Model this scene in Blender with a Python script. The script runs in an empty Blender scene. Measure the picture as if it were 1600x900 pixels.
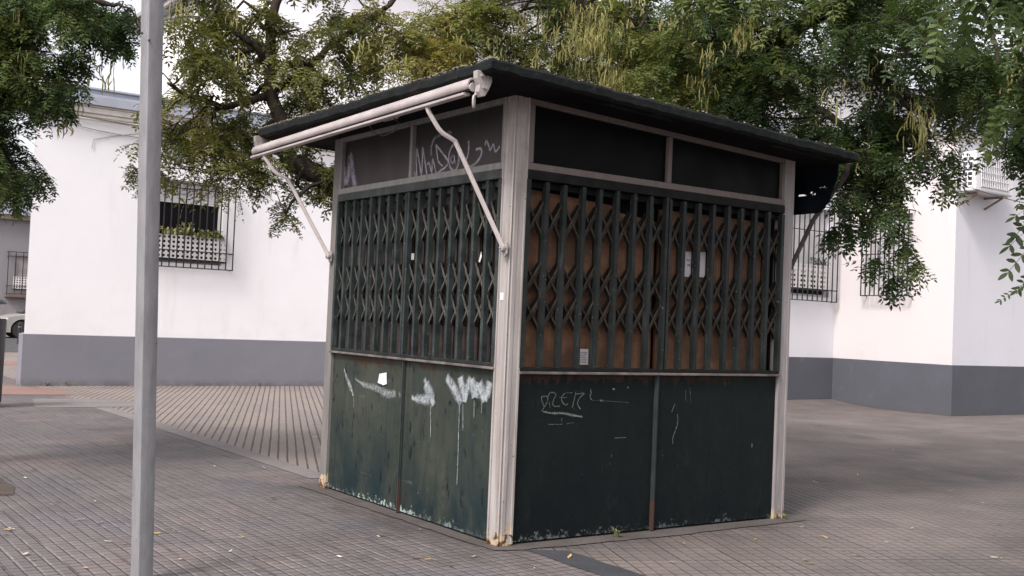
import bpy, bmesh, math, random
import numpy as np
from mathutils import Vector, Matrix

random.seed(7)
rng = np.random.default_rng(11)
SC = bpy.context.scene
COL = SC.collection
V = Vector

# ------------------------------------------------------------------ camera model
CAM = (-3.9274, -5.618, 1.40)
YAW, PITCH, ROLL, FPX = 0.6138, 0.0313, 0.0421, 1716.2
_f = V((math.sin(YAW) * math.cos(PITCH), math.cos(YAW) * math.cos(PITCH), math.sin(PITCH)))
_r0 = _f.cross(V((0, 0, 1))).normalized()
_u0 = _r0.cross(_f)
_r = _r0 * math.cos(ROLL) + _u0 * math.sin(ROLL)
_u = _u0 * math.cos(ROLL) - _r0 * math.sin(ROLL)


def ray(px, py):
    return _f + _r * ((px - 800) / FPX) - _u * ((py - 450) / FPX)


def at(px, py, depth):
    return V(CAM) + ray(px, py) * depth


def on_x(px, py, X):
    d = ray(px, py)
    return V(CAM) + d * ((X - CAM[0]) / d.x)


def on_y(px, py, Y):
    d = ray(px, py)
    return V(CAM) + d * ((Y - CAM[1]) / d.y)


def gnd(px, py):
    d = ray(px, py)
    return V(CAM) + d * ((0 - CAM[2]) / d.z)


cam = bpy.data.cameras.new('camera')
cam.lens = FPX / 1600 * 36
cam.sensor_width = 36
cam.clip_end = 500
co = bpy.data.objects.new('camera', cam)
COL.objects.link(co)
co.matrix_world = Matrix(((_r.x, _u.x, -_f.x, CAM[0]), (_r.y, _u.y, -_f.y, CAM[1]), (_r.z, _u.z, -_f.z, CAM[2]), (0, 0, 0, 1)))
SC.camera = co


# ------------------------------------------------------------------ object helpers
def tag(o, label=None, cat=None, group=None, kind=None):
    if label: o['label'] = label
    if cat: o['category'] = cat
    if group: o['group'] = group
    if kind: o['kind'] = kind
    return o


def empty(name, loc=(0, 0, 0), rz=0.0):
    o = bpy.data.objects.new(name, None)
    o.empty_display_size = 0.2
    COL.objects.link(o)
    o.location = loc
    o.rotation_euler = (0, 0, rz)
    return o


def put(o, parent):
    """parent keeping world coordinates of mesh data"""
    if parent:
        o.parent = parent
        top = parent
        M = Matrix.Identity(4)
        chain = []
        while top:
            chain.append(top)
            top = top.parent
        for t in reversed(chain):
            M = M @ Matrix.Translation(t.location) @ t.rotation_euler.to_matrix().to_4x4()
        if o.type == 'MESH':
            o.data.transform(M.inverted())
    return o


class MB:
    def __init__(s, T=None):
        s.v = []; s.f = []; s.T = T

    def add(s, vs, fs):
        n = len(s.v)
        for p in vs:
            p = V(p)
            s.v.append(s.T(p) if s.T else p)
        s.f += [[n + i for i in f] for f in fs]

    def box(s, a, b):
        x0, y0, z0 = a; x1, y1, z1 = b
        if x0 > x1: x0, x1 = x1, x0
        if y0 > y1: y0, y1 = y1, y0
        if z0 > z1: z0, z1 = z1, z0
        s.add([(x0, y0, z0), (x1, y0, z0), (x1, y1, z0), (x0, y1, z0), (x0, y0, z1), (x1, y0, z1), (x1, y1, z1), (x0, y1, z1)],
              [(0, 3, 2, 1), (4, 5, 6, 7), (0, 1, 5, 4), (1, 2, 6, 5), (2, 3, 7, 6), (3, 0, 4, 7)])

    def bar(s, p, q, w, h, up=(0, 0, 1)):
        """rectangular bar from p to q, w sideways, h along up"""
        p, q = V(p), V(q)
        d = (q - p).normalized()
        side = d.cross(V(up))
        if side.length < 1e-4: side = d.cross(V((1, 0, 0)))
        side.normalize()
        u = side.cross(d)
        vs = []
        for c in (p, q):
            for a, b in ((-1, -1), (1, -1), (1, 1), (-1, 1)):
                vs.append(c + side * (a * w / 2) + u * (b * h / 2))
        s.add(vs, [(3, 2, 1, 0), (4, 5, 6, 7), (0, 1, 5, 4), (1, 2, 6, 5), (2, 3, 7, 6), (3, 0, 4, 7)])

    def tube(s, pts, r, n=8, cap=True):
        pts = [V(p) for p in pts]
        m = len(pts)
        rs = r if isinstance(r, (list, tuple)) else [r] * m
        vs = []
        d0 = (pts[1] - pts[0]).normalized()
        a = d0.orthogonal().normalized()
        for i, p in enumerate(pts):
            d = (pts[min(i + 1, m - 1)] - pts[max(i - 1, 0)]).normalized()
            a = (a - d * a.dot(d))
            if a.length < 1e-5: a = d.orthogonal()
            a.normalize()
            b = d.cross(a)
            for k in range(n):
                t = 2 * math.pi * k / n
                vs.append(p + (a * math.cos(t) + b * math.sin(t)) * rs[i])
        fs = []
        for i in range(m - 1):
            for k in range(n):
                fs.append((i * n + k, i * n + (k + 1) % n, (i + 1) * n + (k + 1) % n, (i + 1) * n + k))
        if cap:
            fs.append(tuple(range(n - 1, -1, -1)))
            fs.append(tuple((m - 1) * n + k for k in range(n)))
        s.add(vs, fs)

    def prism(s, prof, axis_a, axis_b, origin, d):
        """extrude 2D profile (a,b) along vector d"""
        A, B, O, D = V(axis_a), V(axis_b), V(origin), V(d)
        n = len(prof)
        vs = [O + A * a + B * b for a, b in prof] + [O + A * a + B * b + D for a, b in prof]
        fs = [tuple(range(n - 1, -1, -1)), tuple(range(n, 2 * n))]
        for i in range(n):
            j = (i + 1) % n
            fs.append((i, j, n + j, n + i))
        s.add(vs, fs)

    def lathe(s, prof, c, axis='z', n=24):
        c = V(c)
        vs = []
        for (r, h) in prof:
            for k in range(n):
                t = 2 * math.pi * k / n
                if axis == 'z': p = V((r * math.cos(t), r * math.sin(t), h))
                elif axis == 'y': p = V((r * math.cos(t), h, r * math.sin(t)))
                else: p = V((h, r * math.cos(t), r * math.sin(t)))
                vs.append(c + p)
        fs = []
        for i in range(len(prof) - 1):
            for k in range(n):
                fs.append((i * n + k, i * n + (k + 1) % n, (i + 1) * n + (k + 1) % n, (i + 1) * n + k))
        fs.append(tuple(range(n))); fs.append(tuple((len(prof) - 1) * n + k for k in range(n)))
        s.add(vs, fs)

    def build(s, name, mat, parent=None, bevel=0, smooth=False, fix=True):
        me = bpy.data.meshes.new(name)
        me.from_pydata([tuple(p) for p in s.v], [], s.f)
        me.materials.append(mat)
        if fix:
            bm = bmesh.new(); bm.from_mesh(me)
            bmesh.ops.recalc_face_normals(bm, faces=bm.faces)
            bm.to_mesh(me); bm.free()
        o = bpy.data.objects.new(name, me)
        COL.objects.link(o)
        put(o, parent)
        if smooth:
            me.shade_smooth()
            if hasattr(me, 'set_sharp_from_angle'): me.set_sharp_from_angle(angle=math.radians(40))
        if bevel:
            b = o.modifiers.new('bevel', 'BEVEL'); b.width = bevel; b.segments = 2; b.limit_method = 'ANGLE'
            b.harden_normals = False
        return o


# ------------------------------------------------------------------ material helpers
class NT:
    def __init__(s, name):
        s.m = bpy.data.materials.new(name)
        s.m.use_nodes = True
        s.t = s.m.node_tree
        s.b = s.t.nodes['Principled BSDF']
        s.out = s.t.nodes['Material Output']
        s.geo = s.n('ShaderNodeNewGeometry')
        s.pos = s.geo.outputs['Position']

    def n(s, typ, **kw):
        nd = s.t.nodes.new(typ)
        for k, v in kw.items(): setattr(nd, k, v)
        return nd

    def l(s, a, b): s.t.links.new(a, b)

    def sock(s, nd, i, v):
        if hasattr(v, 'is_linked') or hasattr(v, 'links'): s.l(v, nd.inputs[i])
        elif v is not None: nd.inputs[i].default_value = v

    def math(s, op, a, b=None, c=None, clamp=False):
        nd = s.n('ShaderNodeMath', operation=op, use_clamp=clamp)
        s.sock(nd, 0, a); s.sock(nd, 1, b)
        if c is not None: s.sock(nd, 2, c)
        return nd.outputs[0]

    def xyz(s, vec=None):
        nd = s.n('ShaderNodeSeparateXYZ'); s.l(vec or s.pos, nd.inputs[0])
        return nd.outputs[0], nd.outputs[1], nd.outputs[2]

    def comb(s, x, y, z):
        nd = s.n('ShaderNodeCombineXYZ'); s.sock(nd, 0, x); s.sock(nd, 1, y); s.sock(nd, 2, z)
        return nd.outputs[0]

    def scale(s, sc, vec=None, off=(0, 0, 0), rot=(0, 0, 0)):
        nd = s.n('ShaderNodeMapping')
        s.l(vec or s.pos, nd.inputs[0])
        nd.inputs['Location'].default_value = off
        nd.inputs['Rotation'].default_value = rot
        nd.inputs['Scale'].default_value = sc if isinstance(sc, (tuple, list)) else (sc,) * 3
        return nd.outputs[0]

    def noise(s, scale=5, detail=4, rough=.55, vec=None, dist=0):
        nd = s.n('ShaderNodeTexNoise')
        nd.inputs['Scale'].default_value = scale
        nd.inputs['Detail'].default_value = detail
        nd.inputs['Roughness'].default_value = rough
        nd.inputs['Distortion'].default_value = dist
        s.l(vec or s.pos, nd.inputs['Vector'])
        return nd.outputs['Fac']

    def ramp(s, fac, lo, hi, a=0.0, b=1.0):
        nd = s.n('ShaderNodeMapRange')
        nd.clamp = True
        s.l(fac, nd.inputs[0])
        for i, v in ((1, lo), (2, hi), (3, a), (4, b)): nd.inputs[i].default_value = v
        return nd.outputs[0]

    def mix(s, fac, a, b, mode='MIX'):
        nd = s.n('ShaderNodeMix', data_type='RGBA', blend_type=mode)
        if isinstance(fac, (int, float)): nd.inputs[0].default_value = fac
        else: s.l(fac, nd.inputs[0])
        for i, v in ((6, a), (7, b)):
            if isinstance(v, (tuple, list)): nd.inputs[i].default_value = (*v[:3], 1)
            else: s.l(v, nd.inputs[i])
        return nd.outputs[2]

    def color(s, c):
        if isinstance(c, (tuple, list)): s.b.inputs['Base Color'].default_value = (*c[:3], 1)
        else: s.l(c, s.b.inputs['Base Color'])

    def rough(s, r):
        if isinstance(r, (int, float)): s.b.inputs['Roughness'].default_value = r
        else: s.l(r, s.b.inputs['Roughness'])

    def spec(s, v): s.b.inputs['Specular IOR Level'].default_value = v
    def metal(s, v): s.b.inputs['Metallic'].default_value = v

    def bump(s, h, strength=.3, dist=.01):
        nd = s.n('ShaderNodeBump')
        nd.inputs['Strength'].default_value = strength
        nd.inputs['Distance'].default_value = dist
        s.l(h, nd.inputs['Height'])
        s.l(nd.outputs[0], s.b.inputs['Normal'])


def basic(name, c, rough=.6, metal=0, var=.15, vs=6, bump=.1, bs=60, spec=.5):
    t = NT(name)
    n = t.noise(vs, 5)
    lo = [x * (1 - var) for x in c]; hi = [min(1, x * (1 + var)) for x in c]
    t.color(t.mix(t.ramp(n, .3, .7), lo, hi))
    t.rough(rough); t.metal(metal); t.spec(spec)
    if bump: t.bump(t.noise(bs, 3), bump, .004)
    return t.m


def m_wall(name, a, b, stain=(.55, .5, .46), st=.35):
    t = NT(name)
    x, y, z = t.xyz()
    n = t.noise(.9, 5, .6)
    c = t.mix(t.ramp(n, .35, .65), a, b)
    streak = t.noise(1, 5, .65, t.scale((2.5, 2.5, .35)))
    c = t.mix(t.math('MULTIPLY', t.ramp(streak, .58, .8), st), c, stain)
    low = t.math('MULTIPLY', t.ramp(z, 1.5, .8), t.ramp(t.noise(2.2, 4), .45, .7))
    c = t.mix(t.math('MULTIPLY', low, st * .7), c, stain)
    fine = t.noise(40, 3)
    c = t.mix(t.ramp(fine, .3, .9, 0, .08), c, stain)
    t.color(c); t.rough(.85); t.spec(.25)
    t.bump(t.math('ADD', t.noise(5, 5), t.math('MULTIPLY', t.noise(70, 3), .25)), .35, .012)
    return t.m


def m_plinth(name, a, b):
    t = NT(name)
    x, y, z = t.xyz()
    c = t.mix(t.ramp(t.noise(1.1, 5), .3, .7), a, b)
    c = t.mix(t.math('MULTIPLY', t.ramp(t.noise(1.6, 4, .6, t.scale((1.6, 1.6, .8), off=(3, 1, 0))), .6, .78), .14), c, (.32, .32, .33))
    low = t.math('MULTIPLY', t.ramp(z, .14, .0), t.ramp(t.noise(7, 4), .3, .6))
    c = t.mix(t.math('MULTIPLY', low, .6), c, (.08, .07, .06))
    t.color(c); t.rough(.75); t.spec(.3)
    t.bump(t.math('ADD', t.noise(6, 5), t.math('MULTIPLY', t.noise(60, 3), .3)), .4, .012)
    return t.m


def m_post(k=(1, 1, 1), nm='aged_cream_metal'):
    t = NT(nm)
    K = lambda c: tuple(v * q for v, q in zip(c, k))
    x, y, z = t.xyz()
    n = t.noise(3, 5, .6, t.scale((6, 6, .7)))
    c = t.mix(t.ramp(n, .3, .75), K((.28, .252, .236)), K((.41, .38, .362)))
    st = t.noise(1, 5, .7, t.scale((30, 30, 1.2)))
    c = t.mix(t.math('MULTIPLY', t.ramp(st, .48, .74), .62), c, (.17, .14, .125))
    gr = t.noise(9, 5, .65)
    top = t.ramp(z, 1.7, 2.8, .05, .5)
    c = t.mix(t.math('MULTIPLY', t.ramp(gr, .5, .7), top), c, (.15, .115, .105))
    sp = t.noise(45, 2)
    c = t.mix(t.ramp(sp, .71, .76), c, (.06, .04, .03))
    base = t.math('ADD', t.ramp(z, .02, .30, .08, 1.1), t.math('MULTIPLY', t.math('SUBTRACT', t.noise(14, 4, .6, t.scale((1, 1, .45))), .5), 2.6))
    c = t.mix(t.ramp(base, .34, .26), c, (.44, .35, .24))
    base2 = t.math('ADD', t.ramp(z, .0, .16, 0, 1), t.math('MULTIPLY', t.math('SUBTRACT', t.noise(22, 4), .5), 2.4))
    c = t.mix(t.ramp(base2, .22, .16), c, (.10, .045, .02))
    t.color(c); t.rough(.6); t.spec(.35)
    t.bump(t.math('ADD', t.noise(12, 5), t.math('MULTIPLY', t.ramp(base, .34, .26), -1.2)), .3, .006)
    return t.m


def m_awn():
    t = NT('pale_awning_metal')
    c = t.mix(t.ramp(t.noise(4, 5), .3, .7), (.34, .30, .285), (.45, .40, .385))
    c = t.mix(t.ramp(t.noise(1, 5, .7, t.scale((14, 2.5, 14))), .55, .75, 0, .6), c, (.17, .13, .115))
    c = t.mix(t.ramp(t.noise(34, 4, .7), .62, .72, 0, .6), c, (.12, .09, .08))
    t.color(c); t.rough(t.ramp(t.noise(8, 4), .3, .7, .32, .6))
    t.bump(t.noise(16, 4), .2, .003)
    return t.m


def m_panel(name, a, b, dark, chip, chipamt, rough=.45):
    t = NT(name)
    x, y, z = t.xyz()
    n = t.noise(1.8, 6, .6)
    c = t.mix(t.ramp(n, .32, .68), a, b)
    # blue-green undercoat where paint is rubbed towards the foot
    foot = t.math('MULTIPLY', t.ramp(z, .70, .12), t.ramp(t.noise(3, 5, .65, t.scale((1, 1, .5))), .38, .58))
    c = t.mix(foot, c, dark)
    vs = t.noise(1, 5, .6, t.scale((26, 26, 3)))
    c = t.mix(t.math('MULTIPLY', t.ramp(vs, .5, .72), .6), c, dark)
    bl = t.noise(5, 5, .7)
    c = t.mix(t.ramp(bl, .56, .70, 0, .45), c, dark)
    hz = t.noise(1, 4, .6, t.scale((3, 3, 11), off=(2, 2, 2)))
    c = t.mix(t.ramp(hz, .66, .80, 0, .12 if rough < .5 else 0), c, chip)
    # small dark spots, chips
    sp = t.noise(1, 4, .6, t.scale((20, 20, 8)))
    c = t.mix(t.ramp(sp, .60, .66), c, (.008, .012, .012))
    lt = t.math('ADD', t.ramp(z, .02, .10, 0, .5), t.math('MULTIPLY', t.math('SUBTRACT', t.noise(30, 5, .7), .5), 2.2))
    c = t.mix(t.math('MULTIPLY', t.ramp(lt, .05, -.02), t.math('MULTIPLY', t.ramp(t.noise(3.1, 3, .5, t.scale(1, off=(5, 2, 0))), .40, .60, .1, 1), chipamt)), c, chip)
    lt2 = t.noise(60, 3, .6)
    c = t.mix(t.math('MULTIPLY', t.ramp(lt2, .74, .77), chipamt), c, chip)
    rust = t.math('ADD', t.ramp(z, .97, 1.06, 1, 0), t.math('MULTIPLY', t.math('SUBTRACT', t.noise(16, 4, .6, t.scale((1, 1, .6))), .5), 3))
    c = t.mix(t.math('MULTIPLY', t.ramp(rust, .35, .1), t.ramp(t.noise(2.3, 3), .42, .62, 0, .85)), c, (.045, .022, .014))
    t.color(c)
    t.rough(t.ramp(t.noise(5, 4), .3, .7, rough, rough + .25)); t.spec(.16)
    t.bump(t.math('ADD', t.noise(2.5, 3), t.math('MULTIPLY', t.noise(50, 4), .15)), .35, .02)
    return t.m


def m_grille(k=1.0, nm='green_gate_paint'):
    t = NT(nm)
    K = lambda c: tuple(v * k for v in c)
    c = t.mix(t.ramp(t.noise(7, 5, .6), .35, .65), K((.0075, .0098, .0098)), K((.019, .0235, .0225)))
    c = t.mix(t.ramp(t.noise(3, 4, .6, t.scale((8, 8, 1))), .58, .75, 0, .6), c, K((.060, .066, .064)))  # pale upright streaks paint the thin highlights on the bars
    c = t.mix(t.ramp(t.noise(70, 3, .6), .69, .73), c, (.30, .30, .27))
    c = t.mix(t.ramp(t.noise(28, 4, .6), .66, .74), c, (.07, .03, .015))
    t.color(c); t.rough(.5); t.spec(.3)
    t.bump(t.noise(60, 3), .25, .003)
    return t.m


def m_board():
    t = NT('brown_board')
    g = t.noise(1, 6, .6, t.scale((30, 30, 1.5)), dist=.6)
    c = t.mix(t.ramp(g, .3, .7), (.12, .056, .028), (.23, .11, .052))
    bl = t.noise(4.5, 5, .65)
    c = t.mix(t.ramp(bl, .40, .60, 0, .85), c, (.07, .035, .02))
    c = t.mix(t.ramp(t.noise(5, 4), .62, .75, 0, .6), c, (.33, .20, .10))
    t.color(c); t.rough(.65)
    t.bump(g, .2, .004)
    return t.m


def m_roof():
    t = NT('tarred_roof')
    c = t.mix(t.ramp(t.noise(9, 5, .7), .3, .7), (.006, .008, .008), (.018, .020, .020))
    c = t.mix(t.ramp(t.noise(34, 4, .7), .62, .72, 0, .8), c, (.09, .085, .075))
    c = t.mix(t.ramp(t.noise(3, 4), .6, .75, 0, .6), c, (.10, .05, .035))
    t.color(c); t.rough(.85); t.spec(.15)
    t.bump(t.noise(28, 5, .7), .7, .012)
    return t.m


def m_tree_bark(name='tree_bark'):
    t = NT(name)
    g = t.noise(1, 6, .65, t.scale((16, 16, 4)), dist=.8)
    t.color(t.mix(t.ramp(g, .3, .7), (.012, .009, .008), (.06, .047, .036)))
    t.rough(.9); t.spec(.2)
    t.bump(g, .8, .02)
    return t.m


def m_leaf(name, cols, transl=.35):
    t = NT(name)
    at_ = t.n('ShaderNodeAttribute', attribute_name='tint')
    sep = t.n('ShaderNodeSeparateColor'); t.l(at_.outputs['Color'], sep.inputs[0])
    cr = t.n('ShaderNodeValToRGB')
    el = cr.color_ramp.elements
    while len(el) < len(cols): el.new(.5)
    for i, (p, c) in enumerate(cols):
        el[i].position = p; el[i].color = (*c, 1)
    t.l(sep.outputs[0], cr.inputs[0])
    c = cr.outputs[0]
    t.color(c); t.rough(.5); t.spec(.35)
    tr = t.n('ShaderNodeBsdfTranslucent')
    c2 = t.mix(.75, c, (1.3, 1.35, .7), 'MULTIPLY')
    t.l(c2, tr.inputs[0])
    ms = t.n('ShaderNodeMixShader'); ms.inputs[0].default_value = transl
    t.l(t.b.outputs[0], ms.inputs[1]); t.l(tr.outputs[0], ms.inputs[2])
    t.l(ms.outputs[0], t.out.inputs[0])
    return t.m


def m_spray(name, col, strength=1.0, noise_scale=30, lo=.3, hi=.6):
    """paint strokes: thin film, opaque in the middle of a stroke and fading at its edges"""
    t = NT(name)
    a = t.n('ShaderNodeAttribute', attribute_name='film')
    s = t.n('ShaderNodeSeparateColor'); t.l(a.outputs['Color'], s.inputs[0])
    nz = t.ramp(t.noise(noise_scale, 4, .7), lo, hi)
    al = t.math('MULTIPLY', t.math('MULTIPLY', s.outputs[0], nz), strength, clamp=True)
    t.color(col); t.rough(.6)
    t.l(al, t.b.inputs['Alpha'])
    return t.m


def m_paving():
    t = NT('ribbed_paving')
    x, y, z = t.xyz()

    def lines(c, period, w, jit=None):
        """distance to the nearest joint -> 1 on the joint"""
        u = t.math('DIVIDE', c, period)
        if jit is not None: u = t.math('ADD', u, jit)
        fr = t.math('FRACT', u)
        d = t.math('ABSOLUTE', t.math('SUBTRACT', fr, .5))      # .5 on joint
        return t.ramp(d, .5 - w / period, .5 - w / period * .35), t.math('FLOOR', u)

    wob = t.math('MULTIPLY', t.math('SUBTRACT', t.noise(1.3, 3), .5), .05)
    big1 = t.noise(.45, 4, .6); big2 = t.noise(1.1, 4, .6, t.scale(1, off=(7, 3, 0)))
    # ---- west field: squares of 7.5 cm, long joints along y
    xa = t.math('ADD', x, t.math('MULTIPLY', wob, .25)); ya = t.math('ADD', y, t.math('MULTIPLY', wob, .2))
    j1, i1 = lines(xa, .075, .0085)
    j2, i2 = lines(ya, .075, .006)
    t1, k1 = lines(xa, .30, .006); t2, k2 = lines(ya, .30, .006)
    wn = t.n('ShaderNodeTexWhiteNoise', noise_dimensions='2D'); t.l(t.comb(k1, k2, 0), wn.inputs['Vector'])
    # ---- east field: turned 23 degrees, squares of 9 cm
    a = math.radians(23.4)
    xr = t.math('ADD', t.math('MULTIPLY', x, math.cos(a)), t.math('MULTIPLY', y, -math.sin(a)))
    yr = t.math('ADD', t.math('MULTIPLY', x, math.sin(a)), t.math('MULTIPLY', y, math.cos(a)))
    xr = t.math('ADD', xr, t.math('MULTIPLY', wob, .3)); yr = t.math('ADD', yr, t.math('MULTIPLY', wob, .3))
    g1, _ = lines(xr, .0893, .012)
    g2, _ = lines(yr, .0893, .011)
    s1, m1 = lines(xr, .357, .006); s2, m2 = lines(yr, .357, .006)
    wn2 = t.n('ShaderNodeTexWhiteNoise', noise_dimensions='2D'); t.l(t.comb(m1, m2, 5), wn2.inputs['Vector'])
    east = t.ramp(x, .239, .241)
    # strip by the building: only the long joints are deep
    back = t.math('MULTIPLY', t.ramp(y, 2.6, 3.0), t.ramp(x, 7.5, 6.5))
    g2 = t.math('MULTIPLY', g2, t.ramp(back, 0, 1, .75, .10))
    worn = t.ramp(t.noise(.8, 4, .6, t.scale(1, off=(2, 9, 0))), .40, .62, .25, 1)
    far = t.ramp(y, -3, 3, 1, 1)
    # colour
    per = t.math('MULTIPLY', t.math('SUBTRACT', t.noise(24, 2, .5), .5), 1.0)
    cw = t.mix(t.ramp(big1, .35, .65), (.145, .126, .123), (.205, .172, .163))
    cw = t.mix(t.ramp(big2, .5, .72, 0, .7), cw, (.115, .122, .148))
    cw = t.mix(t.ramp(t.noise(.7, 3, .5, t.scale(1, off=(1, 5, 0))), .54, .70, 0, .8), cw, (.245, .178, .155))
    cw = t.mix(t.ramp(wn.outputs[0], 0, 1, 0, .35), cw, (.08, .072, .074))
    wnc = t.n('ShaderNodeTexWhiteNoise', noise_dimensions='2D'); t.l(t.comb(i1, i2, 1), wnc.inputs['Vector'])
    cw = t.mix(t.ramp(wnc.outputs[0], 0, 1, 0, .28), cw, (.07, .063, .062))
    wear = t.ramp(t.noise(1.3, 4, .65, t.scale(1, off=(8, 1, 0))), .36, .62, .12, 1)
    near = t.ramp(y, 4.2, 1.2, .35, 1)
    wl = t.math('MULTIPLY', t.math('MULTIPLY', j1, t.ramp(t.noise(11, 4, .7), .36, .6, .0, 1)), t.math('MULTIPLY', wear, near))
    cw2 = t.mix(t.math('MULTIPLY', wl, .85), cw, (.33, .305, .295))
    dk = t.math('MULTIPLY', j2, t.ramp(t.noise(7, 3, .6, t.scale(1, off=(4, 4, 0))), .32, .55, .25, 1))
    cw2 = t.mix(t.math('MULTIPLY', dk, t.math('SUBTRACT', 1, wl)), cw2, (.028, .025, .025))
    # dark side of every long rib
    j1b, _ = lines(t.math('ADD', xa, .011), .075, .006)
    j1b = t.math('MULTIPLY', j1b, t.ramp(t.noise(8, 3, .6, t.scale(1, off=(1, 1, 4))), .34, .56, .3, 1))
    cw2 = t.mix(t.math('MULTIPLY', j1b, .85), cw2, (.028, .030, .030))
    cw2 = t.mix(t.math('MULTIPLY', t.math('MAXIMUM', t1, t2), t.ramp(t.noise(1.7, 3, .5), .46, .56, .1, .9)), cw2, (.022, .019, .019))
    ce = t.mix(t.ramp(big1, .35, .65), (.150, .125, .112), (.215, .178, .158))
    ce = t.mix(t.ramp(big2, .5, .72, 0, .6), ce, (.115, .113, .12))
    ce = t.mix(t.ramp(wn2.outputs[0], 0, 1, 0, .35), ce, (.078, .068, .064))
    ce = t.mix(t.math('MULTIPLY', back, .75), ce, t.mix(t.ramp(big2, .4, .6), (.235, .197, .18), (.30, .25, .213)))
    gj = t.math('MAXIMUM', t.math('MULTIPLY', g1, t.ramp(back, 0, 1, .9, 1)), g2)
    gj = t.math('MULTIPLY', gj, t.math('MAXIMUM', t.math('MAXIMUM', worn, .72), back))
    gj = t.math('MULTIPLY', gj, t.ramp(t.noise(6, 3, .6, t.scale(1, off=(6, 1, 4))), .30, .5, .55, 1))
    ce2 = t.mix(t.math('MULTIPLY', gj, .9), ce, (.030, .024, .022))
    ce2 = t.mix(t.math('MULTIPLY', t.math('MULTIPLY', t.math('MAXIMUM', s1, s2), t.math('SUBTRACT', 1, back)), t.ramp(t.noise(1.2, 3, .5), .46, .56, .2, 1)), ce2, (.018, .015, .015))
    g1b, _ = lines(t.math('ADD', xr, .010), .0893, .006)
    front = t.math('MULTIPLY', t.ramp(y, 0.5, -.2), .6)
    ce2 = t.mix(t.math('MULTIPLY', t.math('MULTIPLY', g1b, front), worn), ce2, (.33, .30, .29))
    c = t.mix(east, cw2, ce2)
    # darker brown towards the kiosk, edge broken up by noise
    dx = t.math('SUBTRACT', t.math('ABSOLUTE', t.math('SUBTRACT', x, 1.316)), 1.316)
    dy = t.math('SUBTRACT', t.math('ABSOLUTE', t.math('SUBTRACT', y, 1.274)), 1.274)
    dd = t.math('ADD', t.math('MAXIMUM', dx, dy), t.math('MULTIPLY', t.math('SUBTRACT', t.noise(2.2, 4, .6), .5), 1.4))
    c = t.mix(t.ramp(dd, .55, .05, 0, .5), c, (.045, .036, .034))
    # chewing gum and oil spots
    vo = t.n('ShaderNodeTexVoronoi'); vo.inputs['Scale'].default_value = 2.1; t.l(t.pos, vo.inputs['Vector'])
    c = t.mix(t.ramp(vo.outputs[0], .050, .038, 0, .6), c, (.04, .035, .035))
    # dirt and grit
    c = t.mix(t.ramp(t.noise(2.6, 6, .65), (.54), .78, 0, .42), c, (.055, .048, .047))
    c = t.mix(t.ramp(t.noise(120, 3, .7), .35, .7, .12, 0), c, (.05, .05, .05))
    c = t.mix(t.ramp(t.noise(90, 2, .5, t.scale(1, off=(3, 3, 0))), .68, .74, 0, .35), c, (.5, .48, .45))
    # mix with itself, colour left as it is
    c = t.mix(.0, c, c)
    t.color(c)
    t.rough(t.ramp(big2, .3, .7, .62, .85)); t.spec(.35)
    h = t.math('SUBTRACT', 1, t.math('MAXIMUM', t.math('MULTIPLY', t.math('SUBTRACT', 1, east), t.math('MAXIMUM', j1b, t.math('MULTIPLY', j2, .7))), t.math('MULTIPLY', east, gj)))
    h = t.math('ADD', h, t.math('MULTIPLY', t.noise(3.5, 4), .8))
    h = t.math('ADD', h, t.math('MULTIPLY', t.noise(80, 3), .25))
    t.bump(h, .75, .008)
    return t.m


def m_concrete(name, a, b, rough=.8):
    t = NT(name)
    c = t.mix(t.ramp(t.noise(2.3, 6, .65), .3, .7), a, b)
    c = t.mix(t.ramp(t.noise(50, 4, .7), .5, .75, 0, .35), c, [v * .45 for v in a])
    t.color(c); t.rough(rough); t.spec(.3)
    t.bump(t.noise(35, 5, .7), .5, .006)
    return t.m


M = {}
M['wall'] = m_wall('white_render', (.80, .785, .79), (.83, .815, .82))
M['wall_patchy_shaded'] = m_wall('patched_shaded_render', (.60, .57, .565), (.615, .562, .545), (.44, .44, .46), .45)  # patchy white wall, lowered so its tone holds tree shade
M['wall_r'] = m_wall('tree_shaded_render', (.63, .622, .65), (.65, .64, .668), (.42, .42, .45), .3)  # white wall, tree shade put into its cooler, greyer tone
M['plinth'] = m_plinth('grey_blue_plinth', (.18, .18, .205), (.205, .20, .222))
M['plinth2'] = m_plinth('shaded_grey_plinth', (.078, .081, .094), (.092, .096, .112))  # grey plinth, darkened further to hold shade from the trees
M['cornice'] = basic('grey_blue_cornice', (.34, .36, .41), .7, var=.12, vs=2)
M['cream'] = basic('cream_moulding', (.62, .58, .53), .75, var=.15, vs=4)
M['post'] = m_post()
M['post_grey'] = m_post((.50, .52, .52), 'darker_grey_metal')  # post tone multiplied darker for the far left post
M['post_dull'] = m_post((.80, .80, .84), 'dull_cream_metal')
M['frameR'] = m_post((.40, .36, .35), 'dark_brown_frame')  # post tone multiplied darker and browner for the other faces
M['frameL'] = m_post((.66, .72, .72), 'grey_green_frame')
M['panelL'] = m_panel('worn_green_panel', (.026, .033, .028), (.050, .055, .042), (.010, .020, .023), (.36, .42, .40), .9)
M['panelR'] = m_panel('shaded_dark_green_panel', (.004, .0075, .0072), (.007, .011, .010), (.003, .006, .008), (.20, .22, .21), .5, rough=.5)  # dark paint, lowered further to carry the shade on this face
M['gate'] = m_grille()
M['gateL'] = m_grille(2.1, 'lit_faded_gate_paint')  # faded paint, lifted as well for light falling on this face
M['gatedark'] = basic('blackened_gate_iron', (.008, .007, .006), .7, var=.5, vs=15, spec=.2)
M['board'] = m_board()
M['slat'] = basic('grey_brown_slats', (.035, .022, .018), .8, var=.6, vs=14)
M['roof'] = m_roof()
M['soffit'] = basic('dark_soffit', (.006, .0055, .0055), .8, var=.4, vs=5, spec=.1)
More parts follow.
